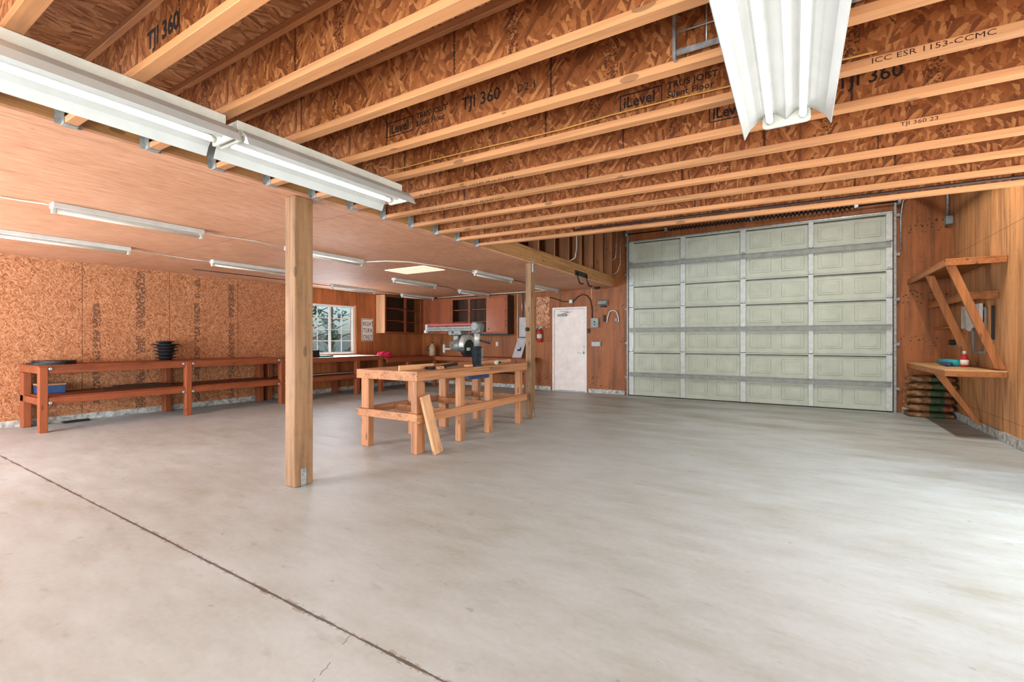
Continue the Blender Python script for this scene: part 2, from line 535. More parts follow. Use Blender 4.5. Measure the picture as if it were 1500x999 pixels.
class MB:
    def __init__(s):
        s.bm = bmesh.new()

    def _verts(s, pts, faces, smooth=False):
        vs_ = [s.bm.verts.new(p) for p in pts]
        out = []
        for f in faces:
            try:
                fc = s.bm.faces.new([vs_[i] for i in f])
                fc.smooth = smooth
                out.append(fc)
            except ValueError:
                pass
        return vs_, out

    def hexa(s, pts, bev=0.0):
        f = [(0, 3, 2, 1), (4, 5, 6, 7), (0, 1, 5, 4), (1, 2, 6, 5), (2, 3, 7, 6), (3, 0, 4, 7)]
        v, fs = s._verts(pts, f)
        if bev > 0:
            es = list({e for x in fs for e in x.edges})
            bmesh.ops.bevel(s.bm, geom=es, offset=bev, segments=1, affect='EDGES', profile=0.5)
        return s

    def box(s, x0, x1, y0, y1, z0, z1, bev=0.0):
        x0, x1 = min(x0, x1), max(x0, x1)
        y0, y1 = min(y0, y1), max(y0, y1)
        z0, z1 = min(z0, z1), max(z0, z1)
        return s.hexa([(x0, y0, z0), (x1, y0, z0), (x1, y1, z0), (x0, y1, z0), (x0, y0, z1), (x1, y0, z1), (x1, y1, z1), (x0, y1, z1)], bev)

    def bar(s, p0, p1, wid, hei, up=(0, 0, 1), bev=0.0):
        p0, p1 = Vector(p0), Vector(p1)
        d = (p1 - p0).normalized()
        u = Vector(up)
        sd = d.cross(u).normalized()
        u = sd.cross(d).normalized()
        a, b = sd * wid / 2, u * hei / 2
        return s.hexa([p0 - a - b, p0 + a - b, p1 + a - b, p1 - a - b, p0 - a + b, p0 + a + b, p1 + a + b, p1 - a + b], bev)

    def tube(s, pts, r, seg=8, closed=False):
        pts = [Vector(p) for p in pts]
        n = len(pts)
        rings = []
        ref = None
        for i, p in enumerate(pts):
            if closed:
                d = pts[(i + 1) % n] - pts[i - 1]
            else:
                d = pts[min(i + 1, n - 1)] - pts[max(i - 1, 0)]
            d.normalize()
            if ref is None:
                ref = Vector((0, 0, 1)) if abs(d.z) < 0.9 else Vector((1, 0, 0))
            a = d.cross(ref).normalized()
            b = d.cross(a).normalized()
            ref = a.cross(d).normalized()
            rr = r[i] if isinstance(r, (list, tuple)) else r
            rings.append([s.bm.verts.new(p + (a * math.cos(t) + b * math.sin(t)) * rr) for t in [2 * math.pi * k / seg for k in range(seg)]])
        m = n if closed else n - 1
        for i in range(m):
            A, B = rings[i], rings[(i + 1) % n]
            for k in range(seg):
                f = s.bm.faces.new((A[k], A[(k + 1) % seg], B[(k + 1) % seg], B[k]))
                f.smooth = True
        if not closed:
            s.bm.faces.new(rings[0][::-1])
            s.bm.faces.new(rings[-1])
        return s

    def lathe(s, prof, c, seg=20, mat=None):
        c = Vector(c)
        mt = mat or Matrix.Identity(3)
        rings = []
        for r, z in prof:
            rings.append([s.bm.verts.new(c + mt @ Vector((max(r, 1e-4) * math.cos(t), max(r, 1e-4) * math.sin(t), z))) for t in [2 * math.pi * k / seg for k in range(seg)]])
        for A, B in zip(rings, rings[1:]):
            for k in range(seg):
                f = s.bm.faces.new((A[k], A[(k + 1) % seg], B[(k + 1) % seg], B[k]))
                f.smooth = True
        s.bm.faces.new(rings[0][::-1])
        s.bm.faces.new(rings[-1])
        return s

    def cyl(s, p0, p1, r, seg=16):
        return s.tube([p0, p1], r, seg)

    def prism(s, poly, ax, a0, a1):
        """closed 2-D polygon extruded along an axis"""
        def P(u, v, t):
            return {'X': (t, u, v), 'Y': (u, t, v), 'Z': (u, v, t)}[ax]
        n = len(poly)
        v0 = [s.bm.verts.new(P(u, v, a0)) for u, v in poly]
        v1 = [s.bm.verts.new(P(u, v, a1)) for u, v in poly]
        for i in range(n):
            s.bm.faces.new((v0[i], v0[(i + 1) % n], v1[(i + 1) % n], v1[i]))
        s.bm.faces.new(v0[::-1])
        s.bm.faces.new(v1)
        return s

    def build(s, name, m, parent=None, label=None):
        bmesh.ops.recalc_face_normals(s.bm, faces=s.bm.faces)
        me = bpy.data.meshes.new(name)
        if parent is not None:
            org = WORLD[parent]
        else:
            xs = [v.co for v in s.bm.verts]
            lo = Vector((min(v.x for v in xs), min(v.y for v in xs), min(v.z for v in xs)))
            hi = Vector((max(v.x for v in xs), max(v.y for v in xs), max(v.z for v in xs)))
            org = Vector(((lo.x + hi.x) / 2, (lo.y + hi.y) / 2, lo.z))
        bmesh.ops.translate(s.bm, verts=s.bm.verts, vec=-org)
        s.bm.to_mesh(me)
        s.bm.free()
        me.materials.append(m)
        o = bpy.data.objects.new(name, me)
        COL.objects.link(o)
        if parent is not None:
            o.parent = parent
        else:
            o.location = org
        WORLD[o] = Vector(org)
        if label:
            o['label'] = label
        return o


def thing(name, label, cat, loc=(0, 0, 0), group=None):
    o = bpy.data.objects.new(name, None)
    o.empty_display_size = 0.1
    COL.objects.link(o)
    o.location = loc
    WORLD[o] = Vector(loc)
    o['label'] = label
    o['category'] = cat
    o['kind'] = 'thing'
    if group:
        o['group'] = group
    return o


def tag(o, label, cat, group=None):
    o['label'] = label
    o['category'] = cat
    o['kind'] = 'thing'
    if group:
        o['group'] = group
    return o


def struct(o):
    o['kind'] = 'structure'
    return o


def dup(root, loc, label, rotz=0.0):
    r = root.copy()
    COL.objects.link(r)
    r.location = loc
    r.rotation_euler.z = rotz
    r['label'] = label
    WORLD[r] = Vector(loc)
    for ch in list(root.children):
        c = ch.copy()
        COL.objects.link(c)
        c.parent = r
        WORLD[c] = Vector(loc)
        for g in ch.children:
            d = g.copy()
            COL.objects.link(d)
            d.parent = c
            WORLD[d] = Vector(loc)
    return r


def text(name, lines, size, org, xd, yd, m, parent, stretch=1.0, bold=0.0, spacing=1.0, thick=0.0006, gap=1.05):
    """printed lettering: flat letters laid on a face"""
    xd, yd = Vector(xd).normalized(), Vector(yd).normalized()
    nd = xd.cross(yd)
    org = Vector(org)
    bm = bmesh.new()
    for i, ln in enumerate(lines):
        cu = bpy.data.curves.new('t', 'FONT')
        cu.body = ln
        cu.size = size
        cu.offset = bold
        cu.space_character = spacing
        cu.extrude = thick / 2
        cu.resolution_u = 2
        ob = bpy.data.objects.new('t', cu)
        COL.objects.link(ob)
        dg = bpy.context.evaluated_depsgraph_get()
        me = ob.evaluated_get(dg).to_mesh()
        vm = [bm.verts.new(org + xd * (v.co.x * stretch) + yd * (v.co.y - i * size * gap) + nd * (v.co.z + thick / 2)) for v in me.vertices]
        for p in me.polygons:
            try:
                bm.faces.new([vm[k] for k in p.vertices])
            except ValueError:
                pass
        ob.evaluated_get(dg).to_mesh_clear()
        bpy.data.objects.remove(ob)
        bpy.data.curves.remove(cu)
    mb = MB.__new__(MB)
    mb.bm = bm
    return mb.build(name, m, parent)


def cable(name, pts, r, m, label, cat, group=None, seg=6):
    return tag(MB().tube(pts, r, seg).build(name, m), label, cat, group)


# ------------------------------------------------------------------ the setting
XL, XR, YB, YR = -9.85, 2.27, 10.6, -2.4
ZC = 2.556
ZT = 4.7
struct(MB().box(XL - 0.2, XR + 0.2, YR - 0.2, YB + 0.2, -0.12, 0).build('floor', M['floor']))
# left wall: OSB up to Y 6.3, plywood beyond it, a window opening
WY0, WY1, WZ0, WZ1 = 6.60, 8.03, 0.94, 2.18
struct(MB().box(XL - 0.15, XL, YR, 6.28, 0.10, ZT).build('wall_left', M['osb_wall']))
b = MB()
b.box(XL - 0.15, XL, 6.28, WY0, 0.10, ZT).box(XL - 0.15, XL, WY1, YB, 0.10, ZT)
b.box(XL - 0.15, XL, WY0, WY1, 0.10, WZ0).box(XL - 0.15, XL, WY0, WY1, WZ1, ZT)
struct(b.build('wall_left_far', M['ply_left']))
struct(MB().box(XL - 0.17, XL + 0.02, YR, YB, 0, 0.10, 0.004).build('baseboard_left', M['curb']))
# back wall with the garage door opening and the person door opening
GX0, GX1, GZ = -3.24, 1.42, 3.53
DX0, DX1, DZ = -5.33, -4.385, 2.13
b = MB()
b.box(XL, DX0, YB, YB + 0.15, 0.0, ZT).box(DX0, DX1, YB, YB + 0.15, DZ, ZT).box(DX1, GX0, YB, YB + 0.15, 0.0, ZT)
b.box(GX0, GX1, YB, YB + 0.15, GZ, ZT).box(GX1, XR, YB, YB + 0.15, 0.0, ZT)
struct(b.build('wall_back', M['ply_back']))
b = MB()
b.box(XL + 0.02, DX0 - 0.05, YB - 0.02, YB, 0, 0.10, 0.004).box(DX1 + 0.05, -3.42, YB - 0.02, YB, 0, 0.10, 0.004).box(1.62, XR, YB - 0.02, YB, 0, 0.10, 0.004)
struct(b.build('baseboard_back', M['curb']))
struct(MB().box(XR, XR + 0.15, YR, 0.85, 0.10, ZT).box(XR, XR + 0.15, 0.85, 6.35, 2.3, ZT).box(XR, XR + 0.15, 6.35, YB, 0.10, ZT).build('wall_right', M['ply_right']))
struct(MB().box(XR - 0.03, XR + 0.15, YR, 0.85, 0, 0.12, 0.005).box(XR - 0.03, XR + 0.15, 6.35, YB, 0, 0.12, 0.005).build('baseboard_right', M['curb']))
b = MB()
b.box(XL, -9.0, YR - 0.15, YR, 0, ZT).box(-9.0, -5.4, YR - 0.15, YR, 2.25, ZT).box(-5.4, -2.9, YR - 0.15, YR, 0, ZT)
b.box(-2.9, 1.9, YR - 0.15, YR, 2.5, ZT).box(1.9, XR, YR - 0.15, YR, 0, ZT)
struct(b.build('wall_rear', M['ply_back']))
struct(MB().box(XL, -3.649, YR, YB, ZC, ZC + 0.018).build('ceiling', M['ceil_ply']))
struct(MB().box(XL - 0.2, XR + 0.2, YR - 0.2, YB + 0.2, ZT, ZT + 0.1).build('ceiling_upper', M['dark_ply']))
TILT = 0.0165
JZ = 2.55
JX = -3.65


def jz(x):
    return JZ - TILT * (x - JX)


DK = 0.302
d0, d1 = jz(-3.72) + DK, jz(XR) + DK
struct(MB().hexa([(-3.72, YR, d0), (XR, YR, d1), (XR, 5.05, d1), (-3.72, 5.05, d0),
                  (-3.72, YR, d0 + .02), (XR, YR, d1 + .02), (XR, 5.05, d1 + .02), (-3.72, 5.05, d0 + .02)]).build('ceiling_deck', M['osb_deck']))
struct(MB().box(-3.75, XR, 5.06, 5.16, d1, ZT).build('wall_front_light_block', M['dark_ply']))  # unseen wall added to keep the upper space dark
struct(MB().box(-3.79, -3.72, YR, 5.05, 2.81, 3.2).build('trim_1', M['osb_deck']))
struct(MB().box(-6.1, -6.0, 5.2, YB, ZC + 0.02, ZT).build('wall_loft_light_block', M['dark_ply']))  # wall added inside the loft so the stud bays stay dark
struct(MB().box(XL - 16, XR + 12, YR - 14, YB + 16, -0.22, -0.13).build('ground', M['ground']))

# window 1
wdw = bpy.data.objects.new('window_1', None)
COL.objects.link(wdw)
wdw.location = (XL, (WY0 + WY1) / 2, WZ0)
WORLD[wdw] = Vector(wdw.location)
wdw['kind'] = 'structure'
wm = (WY0 + WY1) / 2
b = MB()
b.box(XL - 0.07, XL - 0.001, WY0, WY0 + 0.05, WZ0, WZ1, 0.004).box(XL - 0.07, XL - 0.001, WY1 - 0.05, WY1, WZ0, WZ1, 0.004)
b.box(XL - 0.07, XL - 0.001, WY0 + .05, WY1 - .05, WZ0, WZ0 + 0.055, 0.004).box(XL - 0.07, XL - 0.001, WY0 + .05, WY1 - .05, WZ1 - 0.05, WZ1, 0.004)
b.box(XL - 0.06, XL - 0.02, wm - 0.03, wm + 0.03, WZ0 + .05, WZ1 - .05, 0.004)
b.build('window_frame', M['vinyl'], wdw)
for s0, s1 in ((WY0 + 0.05, wm - 0.03), (wm + 0.03, WY1 - 0.05)):
    g = MB()
    g.box(XL - 0.05, XL - 0.045, s0, s1, WZ0 + 0.055, WZ1 - 0.05)
    pane = g.build('glass_pane', M['glass'], wdw)
    g = MB()
    md = (s0 + s1) / 2
    g.box(XL - 0.045, XL - 0.036, md - 0.009, md + 0.009, WZ0 + 0.055, WZ1 - 0.05)
    for k in (1, 2, 3):
        z = WZ0 + 0.055 + (WZ1 - WZ0 - 0.105) * k / 4
        g.box(XL - 0.0455, XL - 0.037, s0, s1, z - 0.009, z + 0.009)
    g.build('muntin_grid', M['vinyl'], pane)
b = MB()
b.box(XL, XL + 0.02, WY1, WY1 + 0.06, WZ0 - 0.02, WZ1 + 0.03, 0.003).box(XL, XL + 0.02, WY0 - 0.06, WY0, WZ0 - 0.02, WZ1 + 0.03, 0.003)
b.build('window_casing', W(PINE, 'Z'), wdw)

# door 1 (person door)
dr = bpy.data.objects.new('door_1', None)
COL.objects.link(dr)
dr.location = ((DX0 + DX1) / 2, YB, 0)
WORLD[dr] = Vector(dr.location)
dr['kind'] = 'structure'
b = MB()
b.box(DX0, DX0 + 0.045, YB - 0.02, YB + 0.14, 0, DZ, 0.004).box(DX1 - 0.045, DX1, YB - 0.02, YB + 0.14, 0, DZ, 0.004).box(DX0 + .045, DX1 - .045, YB - 0.02, YB + 0.14, DZ - 0.045, DZ, 0.004)
b.build('door_frame', M['door_white'], dr)
lf = MB().box(DX0 + 0.048, DX1 - 0.048, YB + 0.015, YB + 0.06, 0.02, DZ - 0.05, 0.002).build('door_leaf', M['door_white'], dr)
b = MB()
b.cyl((DX1 - 0.11, YB + 0.02, 0.98), (DX1 - 0.11, YB - 0.045, 0.98), 0.03).bar((DX1 - 0.11, YB - 0.045, 0.98), (DX1 - 0.23, YB - 0.05, 0.975), 0.016, 0.022, bev=0.004)
b.build('door_handle', M['galv'], lf)
MB().cyl((DX1 - 0.11, YB + 0.02, 1.13), (DX1 - 0.11, YB - 0.01, 1.13), 0.028).build('deadbolt', M['galv'], lf)
b = MB().box(DX0 + 0.16, DX0 + 0.4, YB - 0.05, YB + 0.015, 1.90, 1.955, 0.006)
b.bar((DX0 + 0.28, YB - 0.03, 1.965), (DX0 + 0.5, YB - 0.09, 2.0), 0.02, 0.01).bar((DX0 + 0.5, YB - 0.09, 2.0), (DX0 + 0.22, YB - 0.02, 2.035), 0.02, 0.01)
b.build('door_closer', M['grey'], lf)
MB().box(DX0 + 0.045, DX1 - 0.045, YB - 0.03, YB + 0.14, 0, 0.018, 0.003).build('threshold', M['galv'], dr)

# ------------------------------------------------------------------ beam, posts, joists, studs
bt = MB().box(-3.79, JX, YR, YB - 0.005, 2.575, 2.80, 0.004).build('support_beam', W(GLULAM, 'Y', dirt=0.25))
tag(bt, 'long timber beam along the edge of the low ceiling, resting on two posts', 'beam')

ps = thing('support_post', 'thick square timber post standing nearest on the floor, steel bracket at its foot', 'post', (-3.77, 2.475, 0))
MB().box(-3.842, -3.70, 2.385, 2.565, 0.004, ZC - 0.001, 0.006).build('post_timber', W(POST, 'Z', dirt=0.25, contrast=0.3), ps)
b = MB().box(-3.70, -3.694, 2.445, 2.495, 0.0, 0.16, 0.001)
for z in (0.095, 0.14):
    b.cyl((-3.696, 2.47, z), (-3.689, 2.47, z), 0.008, 8)
b.build('base_bracket', M['galv'], ps)
ps = thing('support_post', 'slimmer timber post at the far end of the central workbench', 'post', (-3.715, 6.57, 0))
MB().box(-3.765, -3.665, 6.50, 6.64, 0.004, ZC - 0.001, 0.005).build('post_timber', W(POST, 'Z', dirt=0.25, contrast=0.3), ps)
MB().box(-3.649, -3.643, 6.53, 6.57, 2.40, 2.69, 0.001).box(-3.665, -3.649, 6.53, 6.57, 2.40, 2.54).build('beam_strap', M['galv'], ps)
MB().box(-3.665, -3.66, 6.56, 6.60, 0.0, 0.14, 0.001).build('base_bracket', M['galv'], ps)
tag(MB().lathe([(0.02, 0), (0.032, 0.012), (0.03, 0.045), (0.012, 0.05)], (-3.72, 6.50, 1.47), 12, Matrix.Rotation(math.radians(90), 3, 'X')).build('rope_hook', M['black']),
    'small dark knob fixed at eye height on the slimmer timber post', 'hook')

ORD = ['first', 'second', 'third', 'fourth', 'fifth', 'sixth', 'seventh', 'eighth', 'ninth', 'tenth', 'eleventh', 'twelfth']
JL = XR - JX - 0.005
joists = {}
LP = Vector((JX, 0, JZ))


def make_joist():
    t = thing('ceiling_joist', '', 'joist', (JX, 0, JZ), 'I-joists of the upper floor')
    x0 = JX + 0.004
    MB().box(x0, JX + JL, -0.0295, 0.0295, JZ, JZ + 0.036, 0.002).build('bottom_flange', W(FLANGE, 'X', contrast=0.16), t)
    MB().box(x0, JX + JL, -0.0295, 0.0295, JZ + DK - 0.037, JZ + DK - 0.001, 0.002).build('top_flange', W(FLANGE, 'X', contrast=0.16), t)
    MB().box(x0, JX + JL, -0.005, 0.005, JZ + 0.036, JZ + DK - 0.037).build('web', M['osb_web'], t)
    b = MB()
    b.box(x0 - 0.003, JX + 0.06, -0.033, -0.030, JZ - 0.004, JZ + 0.2).box(x0 - 0.003, JX + 0.06, 0.030, 0.033, JZ - 0.004, JZ + 0.2)
    b.box(x0 - 0.003, JX + 0.06, -0.030, 0.030, JZ - 0.004, JZ - 0.001)
    b.box(x0 - 0.003, x0, -0.06, -0.033, JZ + 0.0, JZ + 0.2).box(x0 - 0.003, x0, 0.033, 0.06, JZ, JZ + 0.2)
    b.build('joist_hanger', M['galv_dull'], t)
    return t


j0 = make_joist()
j0.rotation_euler.y = TILT
for k in range(-1, 11):
    Y = 0.9153 + 0.4064 * k
    nth = 11 - (k + 1)
    lb = ('orange wooden I-joist nearest the garage door, lowest edge of the joist ceiling' if k == 10 else
          'orange wooden I-joist at the top left corner, farthest from the garage door' if k == -1 else
          'orange wooden I-joist with strand-board web, %s row counted from the garage door side' % ORD[nth])
    if k == -1:
        j0.location = (JX, Y, JZ)
        j0['label'] = lb
        t = j0
    else:
        t = dup(j0, (JX, Y, JZ), lb)
    joists[k] = t


def jprint(k, lines, X, Zw, size, flange=False, **kw):
    """ink print on the face of joist k towards -Y, placed in the joist's own frame"""
    t = joists[k]
    lz = Zw - jz(X)
    sv = WORLD[t]
    WORLD[t] = Vector((0, 0, 0))
    dy = -0.0297 if flange else -0.0052
    o = text('printed_mark', lines, size, (X - JX, dy, lz), (1, 0, 0), (0, 0, 1), M['ink'], t, **kw)
    WORLD[t] = sv
    return o


def jblock(k, X, Zl, wx, hz, label='logo'):
    t = joists[k]
    sv = WORLD[t]
    WORLD[t] = Vector((0, 0, 0))
    b = MB()
    th = 0.006
    for (a0, a1, c0, c1) in ((0, wx, 0, th), (0, wx, hz - th, hz), (0, th, th, hz - th), (wx - th, wx, th, hz - th)):
        b.box(X - JX + a0, X - JX + a1, -0.0062, -0.005, Zl + c0, Zl + c1)
    o = b.build('printed_box', M['ink'], t)
    WORLD[t] = sv
    return o


def brandrow(k, X, z, sc=1.0):
    jprint(k, ['iLevel'], X, z, 0.085 * sc, bold=0.002, stretch=0.9)
    jblock(k, X - 0.02 * sc, z - jz(X) - 0.02 * sc, 0.235 * sc, 0.095 * sc)
    jprint(k, ['TRUS JOIST', 'Silent Floor'], X + 0.24 * sc, z + 0.045 * sc - 0.004, 0.048 * sc, bold=0.0008, stretch=1.05)
    jprint(k, ['TJI 360'], X + 0.60 * sc, z + 0.0 * sc, 0.1 * sc, bold=0.001, stretch=0.95)


brandrow(3, -2.27, jz(-2.2) + 0.115)
jprint(3, ['D2-1'], -1.29, jz(-1.3) + 0.125, 0.06)
brandrow(4, -0.83, jz(-0.8) + 0.10)
brandrow(5, -0.42, jz(-0.4) + 0.11)
jprint(4, ['ICC ESR 1153-CCMC'], 0.28, jz(0.3) + 0.007, 0.032, True, stretch=1.35)
jprint(6, ['TJI 360 23'], 0.50, jz(0.5) + 0.008, 0.030, True, stretch=1.3)
jprint(5, ['TJI 360  ICC ESR 1153-CCMC  1153-07  09-16-07 12:56'], -2.75, jz(-2) + 0.007 - 0.006, 0.026, True, stretch=1.6)
jprint(6, ['TJI 360  ICC ESR 1153-CCMC  1153-07  09-16-07 12:57'], -3.1, jz(-2.4) + 0.002, 0.026, True, stretch=1.6)
jprint(4, ['09-16-07 12:56'], -2.95, jz(-2.8) + 0.008, 0.026, True, stretch=1.5)
jprint(5, ['TJI 360'], -2.6, jz(-2.6) + 0.15, 0.07, stretch=1.1)

jprint(0, ['TJI 360'], -2.55, jz(-2.5) + 0.10, 0.11, bold=0.004, stretch=1.0)
cable('joist_cable', [(-2.2, 4.925, jz(-2.2) + 0.05), (-0.8, 4.92, jz(-0.8) + 0.048), (0.6, 4.925, jz(0.6) + 0.05), (2.2, 4.92, jz(2.2) + 0.05)], 0.012, M['cable_dark'], 'dark line running along the joist nearest the garage door', 'cable')  # thin dark line laid along the flange
st0 = None
SY = [6.75 + 0.6 * i for i in range(7)]
for i, y in enumerate(SY):
    if y > YB - 0.1:
        continue
    lb = 'upright loft stud on the timber beam, %s from the garage door corner' % ORD[6 - i]
    if st0 is None:
        st0 = MB().box(-3.845, JX - 0.005, y - 0.019, y + 0.019, 2.80, ZT, 0.002).build('wall_stud', W(STUD, 'Z'))
        tag(st0, lb, 'stud', 'loft wall studs above the beam')
        sz = y
    else:
        o = st0.copy()
        COL.objects.link(o)
        o.location.y += y - sz
        o['label'] = lb

# ------------------------------------------------------------------ garage door
GD = thing('garage_door', 'large pale sectional garage door with steel struts, filling the back wall opening', 'garage door', (-0.91, YB, 0))
gx0, gx1 = -3.30, 1.475
SH = 3.56 / 7
cols = [(-3.14, -2.15), (-2.05, -0.965), (-0.865, 0.215), (0.295, 1.385)]
for i in range(7):
    z0, z1 = 0.02 + i * SH, 0.02 + (i + 1) * SH
    b = MB()
    b.box(gx0, gx1, YB - 0.05, YB - 0.012, z0, z1 - 0.004, 0.002)
    b.box(gx0, gx1, YB - 0.058, YB - 0.05, z0 + 0.0, z0 + 0.022, 0.002).box(gx0, gx1, YB - 0.085, YB - 0.05, z1 - 0.03, z1 - 0.006, 0.002)
    for c0, c1 in cols:
        mid = (c0 + c1) / 2
        for p0, p1 in ((c0 + 0.07, mid - 0.09), (mid + 0.09, c1 - 0.07)):
            pz0, pz1 = z0 + 0.10, z1 - 0.12
            b.box(p0, p1, YB - 0.060, YB - 0.05, pz0, pz1, 0.0095)
            b.box(p0 + 0.05, p1 - 0.05, YB - 0.065, YB - 0.060, pz0 + 0.04, pz1 - 0.04, 0.005)
    sec = b.build('door_section', M['door_panel'], GD)
    MB().box(gx0, gx1, YB - 0.083, YB - 0.0502, z1 - 0.052, z1 - 0.031, 0.001).build('rail_shadow_strip', M['rail_shadow'], sec)  # dark strip painting the shadow under the section's projecting rail
    for x0, x1 in ((gx0, gx0 + 0.11), (-2.15, -2.05), (-0.965, -0.865), (0.215, 0.295), (gx1 - 0.09, gx1)):
        sb = MB().box(x0, x1, YB - 0.090, YB - 0.05, z0 + 0.004, z1 - 0.008, 0.003)
        so = sb.build('stile', M['door_steel'], GD)
        if i:
            hb = MB().box((x0 + x1) / 2 - 0.03, (x0 + x1) / 2 + 0.03, YB - 0.098, YB - 0.090, z0 + 0.002, z0 + 0.045, 0.001)
            hb.cyl(((x0 + x1) / 2 - 0.03, YB - 0.099, z0), ((x0 + x1) / 2 + 0.03, YB - 0.099, z0), 0.007, 8)
            hb.build('hinge', M['galv'], so)
for zc in (0.50, 1.525, 3.01):
    b = MB()
    b.box(gx0 + 0.02, gx1 - 0.02, YB - 0.108, YB - 0.10, zc - 0.05, zc + 0.05)
    b.box(gx0 + 0.02, gx1 - 0.02, YB - 0.122, YB - 0.108, zc + 0.042, zc + 0.05).box(gx0 + 0.02, gx1 - 0.02, YB - 0.122, YB - 0.108, zc - 0.05, zc - 0.042)
    b.build('strut', M['strut'], GD)
for s_, xt in ((-1, gx0 - 0.035), (1, gx1 + 0.035)):
    b = MB()
    pts = [(xt, YB - 0.07, 0.0), (xt, YB - 0.07, 3.68)]
    pts += [(xt, YB - 0.07 - 0.38 * (1 - math.cos(a)), 3.68 + 0.38 * math.sin(a)) for a in [math.pi / 2 * k / 6 for k in range(1, 7)]]
    pts += [(xt, 7.2, 4.08)]
    for p, q in zip(pts, pts[1:]):
        up = (1, 0, 0)
        b.bar(p, q, 0.055, 0.035, up)
    for z in (0.4, 1.2, 2.0, 2.8, 3.5):
        b.box(xt + s_ * 0.0, xt + s_ * 0.07, YB - 0.05, YB - 0.001, z, z + 0.05)
    b.build('track', M['galv_dull'], GD)
b = MB()
coil = []
for i in range(420):
    a = i * 2 * math.pi / 9
    coil.append((-2.4 + 3.3 * i / 419, YB - 0.13 + 0.034 * math.cos(a), 3.75 + 0.034 * math.sin(a)))
b.tube(coil, 0.012, 5)
b.cyl((gx0 - 0.08, YB - 0.13, 3.75), (gx1 + 0.08, YB - 0.13, 3.75), 0.013, 8)
b.build('torsion_spring', M['rubber'], GD)
for x in (-2.45, -0.75, 0.95):
    MB().box(x - 0.03, x + 0.03, YB - 0.15, YB - 0.001, 3.72, 3.80, 0.003).build('spring_bracket', M['galv'], GD)
for xt in (gx0 - 0.06, gx1 + 0.06):
    MB().lathe([(0.06, 0), (0.075, 0.008), (0.05, 0.02), (0.075, 0.035), (0.06, 0.045)], (xt, YB - 0.13, 3.75), 18, Matrix.Rotation(math.radians(90), 3, 'Y')).build('cable_drum', M['galv'], GD)
MB().box(gx0, gx1, YB - 0.05, YB - 0.01, 0.0, 0.02, 0.004).build('bottom_seal', M['rubber'], GD)
MB().box(gx0 + 0.0, gx1, YB - 0.079, YB - 0.05, 3.578, 3.60, 0.002).build('top_rail', M['galv'], GD)

# ------------------------------------------------------------------ fluorescent fixtures
REF = [(-0.19, -0.10), (-0.165, -0.052), (-0.13, -0.018), (-0.10, 0.0), (-0.045, 0.002), (0, -0.036), (0.045, 0.002), (0.10, 0.0), (0.13, -0.018), (0.165, -0.052), (0.19, -0.10)]


def shop_light(x, y1, ln, zt, label, hz):
    """two-tube strip with a curved reflector; far end at y1, reflector top at zt"""
    y0 = y1 - ln
    t = thing('shop_light', label, 'light', (x, y0, zt - 0.1), 'lit reflector strip lights')
    top = [(x + a, zt + c) for a, c in REF]
    bot = [(x + a * (0.985 if abs(a) > .1 else 1), zt + c - (0.004 if abs(a) < .15 else 0.0015)) for a, c in REF]
    poly = top + bot[::-1]
    MB().prism(poly, 'Y', y0, y1).build('reflector', M['reflector'], t)
    b = MB().box(x - 0.055, x + 0.055, y0 + 0.01, y1 - 0.01, zt + 0.003, zt + hz, 0.003)
    b.build('housing', M['white_dull'], t)
    for dx in (-0.072, 0.072):
        MB().cyl((x + dx, y0 + 0.035, zt - 0.036), (x + dx, y1 - 0.035, zt - 0.036), 0.0145, 14).build('tube', M['tube_lit'], t)
        b = MB()
        for ya, yb in ((y0 + 0.004, y0 + 0.035), (y1 - 0.035, y1 - 0.004)):
            b.cyl((x + dx, ya, zt - 0.036), (x + dx, yb, zt - 0.036), 0.0165, 14)
        b.build('tube_end_cap', M['white_dull'], t)
    for ya, yb in ((y0 - 0.006, y0 + 0.006), (y1 - 0.006, y1 + 0.006)):
        pr = []
        for cx, cz, a0 in ((0.085, -0.052, -90), (0.085, -0.016, 0), (-0.085, -0.016, 90), (-0.085, -0.052, 180)):
            for q in range(4):
                aa = math.radians(a0 + q * 30)
                pr.append((x + cx + 0.02 * math.cos(aa), zt + cz + 0.016 * math.sin(aa)))
        MB().prism(pr, 'Y', ya, yb).build('socket_bar', M['white_dull'], t)
    return t


shop_light(-2.725, 2.655, 1.29, 2.462, 'lit reflector strip light ending beside the near timber post', 0.070)
shop_light(-2.725, 1.325, 1.27, 2.462, 'lit reflector strip light running off the left picture edge', 0.070)
shop_light(-0.04, 2.715, 1.29, 2.452, 'lit reflector strip light overhead at top centre, seen end-on', 0.036)


def strip_light(x, y, label, zt=ZC):
    t = thing('strip_light', label, 'light', (x, y, zt), 'bare strip lights under the low ceiling')
    ln = 1.26
    MB().box(x - 0.055, x + 0.055, y, y + ln, zt - 0.052, zt - 0.001, 0.004).build('housing', M['white'], t)
    MB().cyl((x, y + 0.03, zt - 0.078), (x, y + ln - 0.03, zt - 0.078), 0.016, 12).build('tube', M['tube_off'], t)
    for ya in (y + 0.002, y + ln - 0.03):
        MB().box(x - 0.02, x + 0.02, ya, ya + 0.028, zt - 0.098, zt - 0.052, 0.003).build('lamp_holder', M['white_dull'], t)
    return t


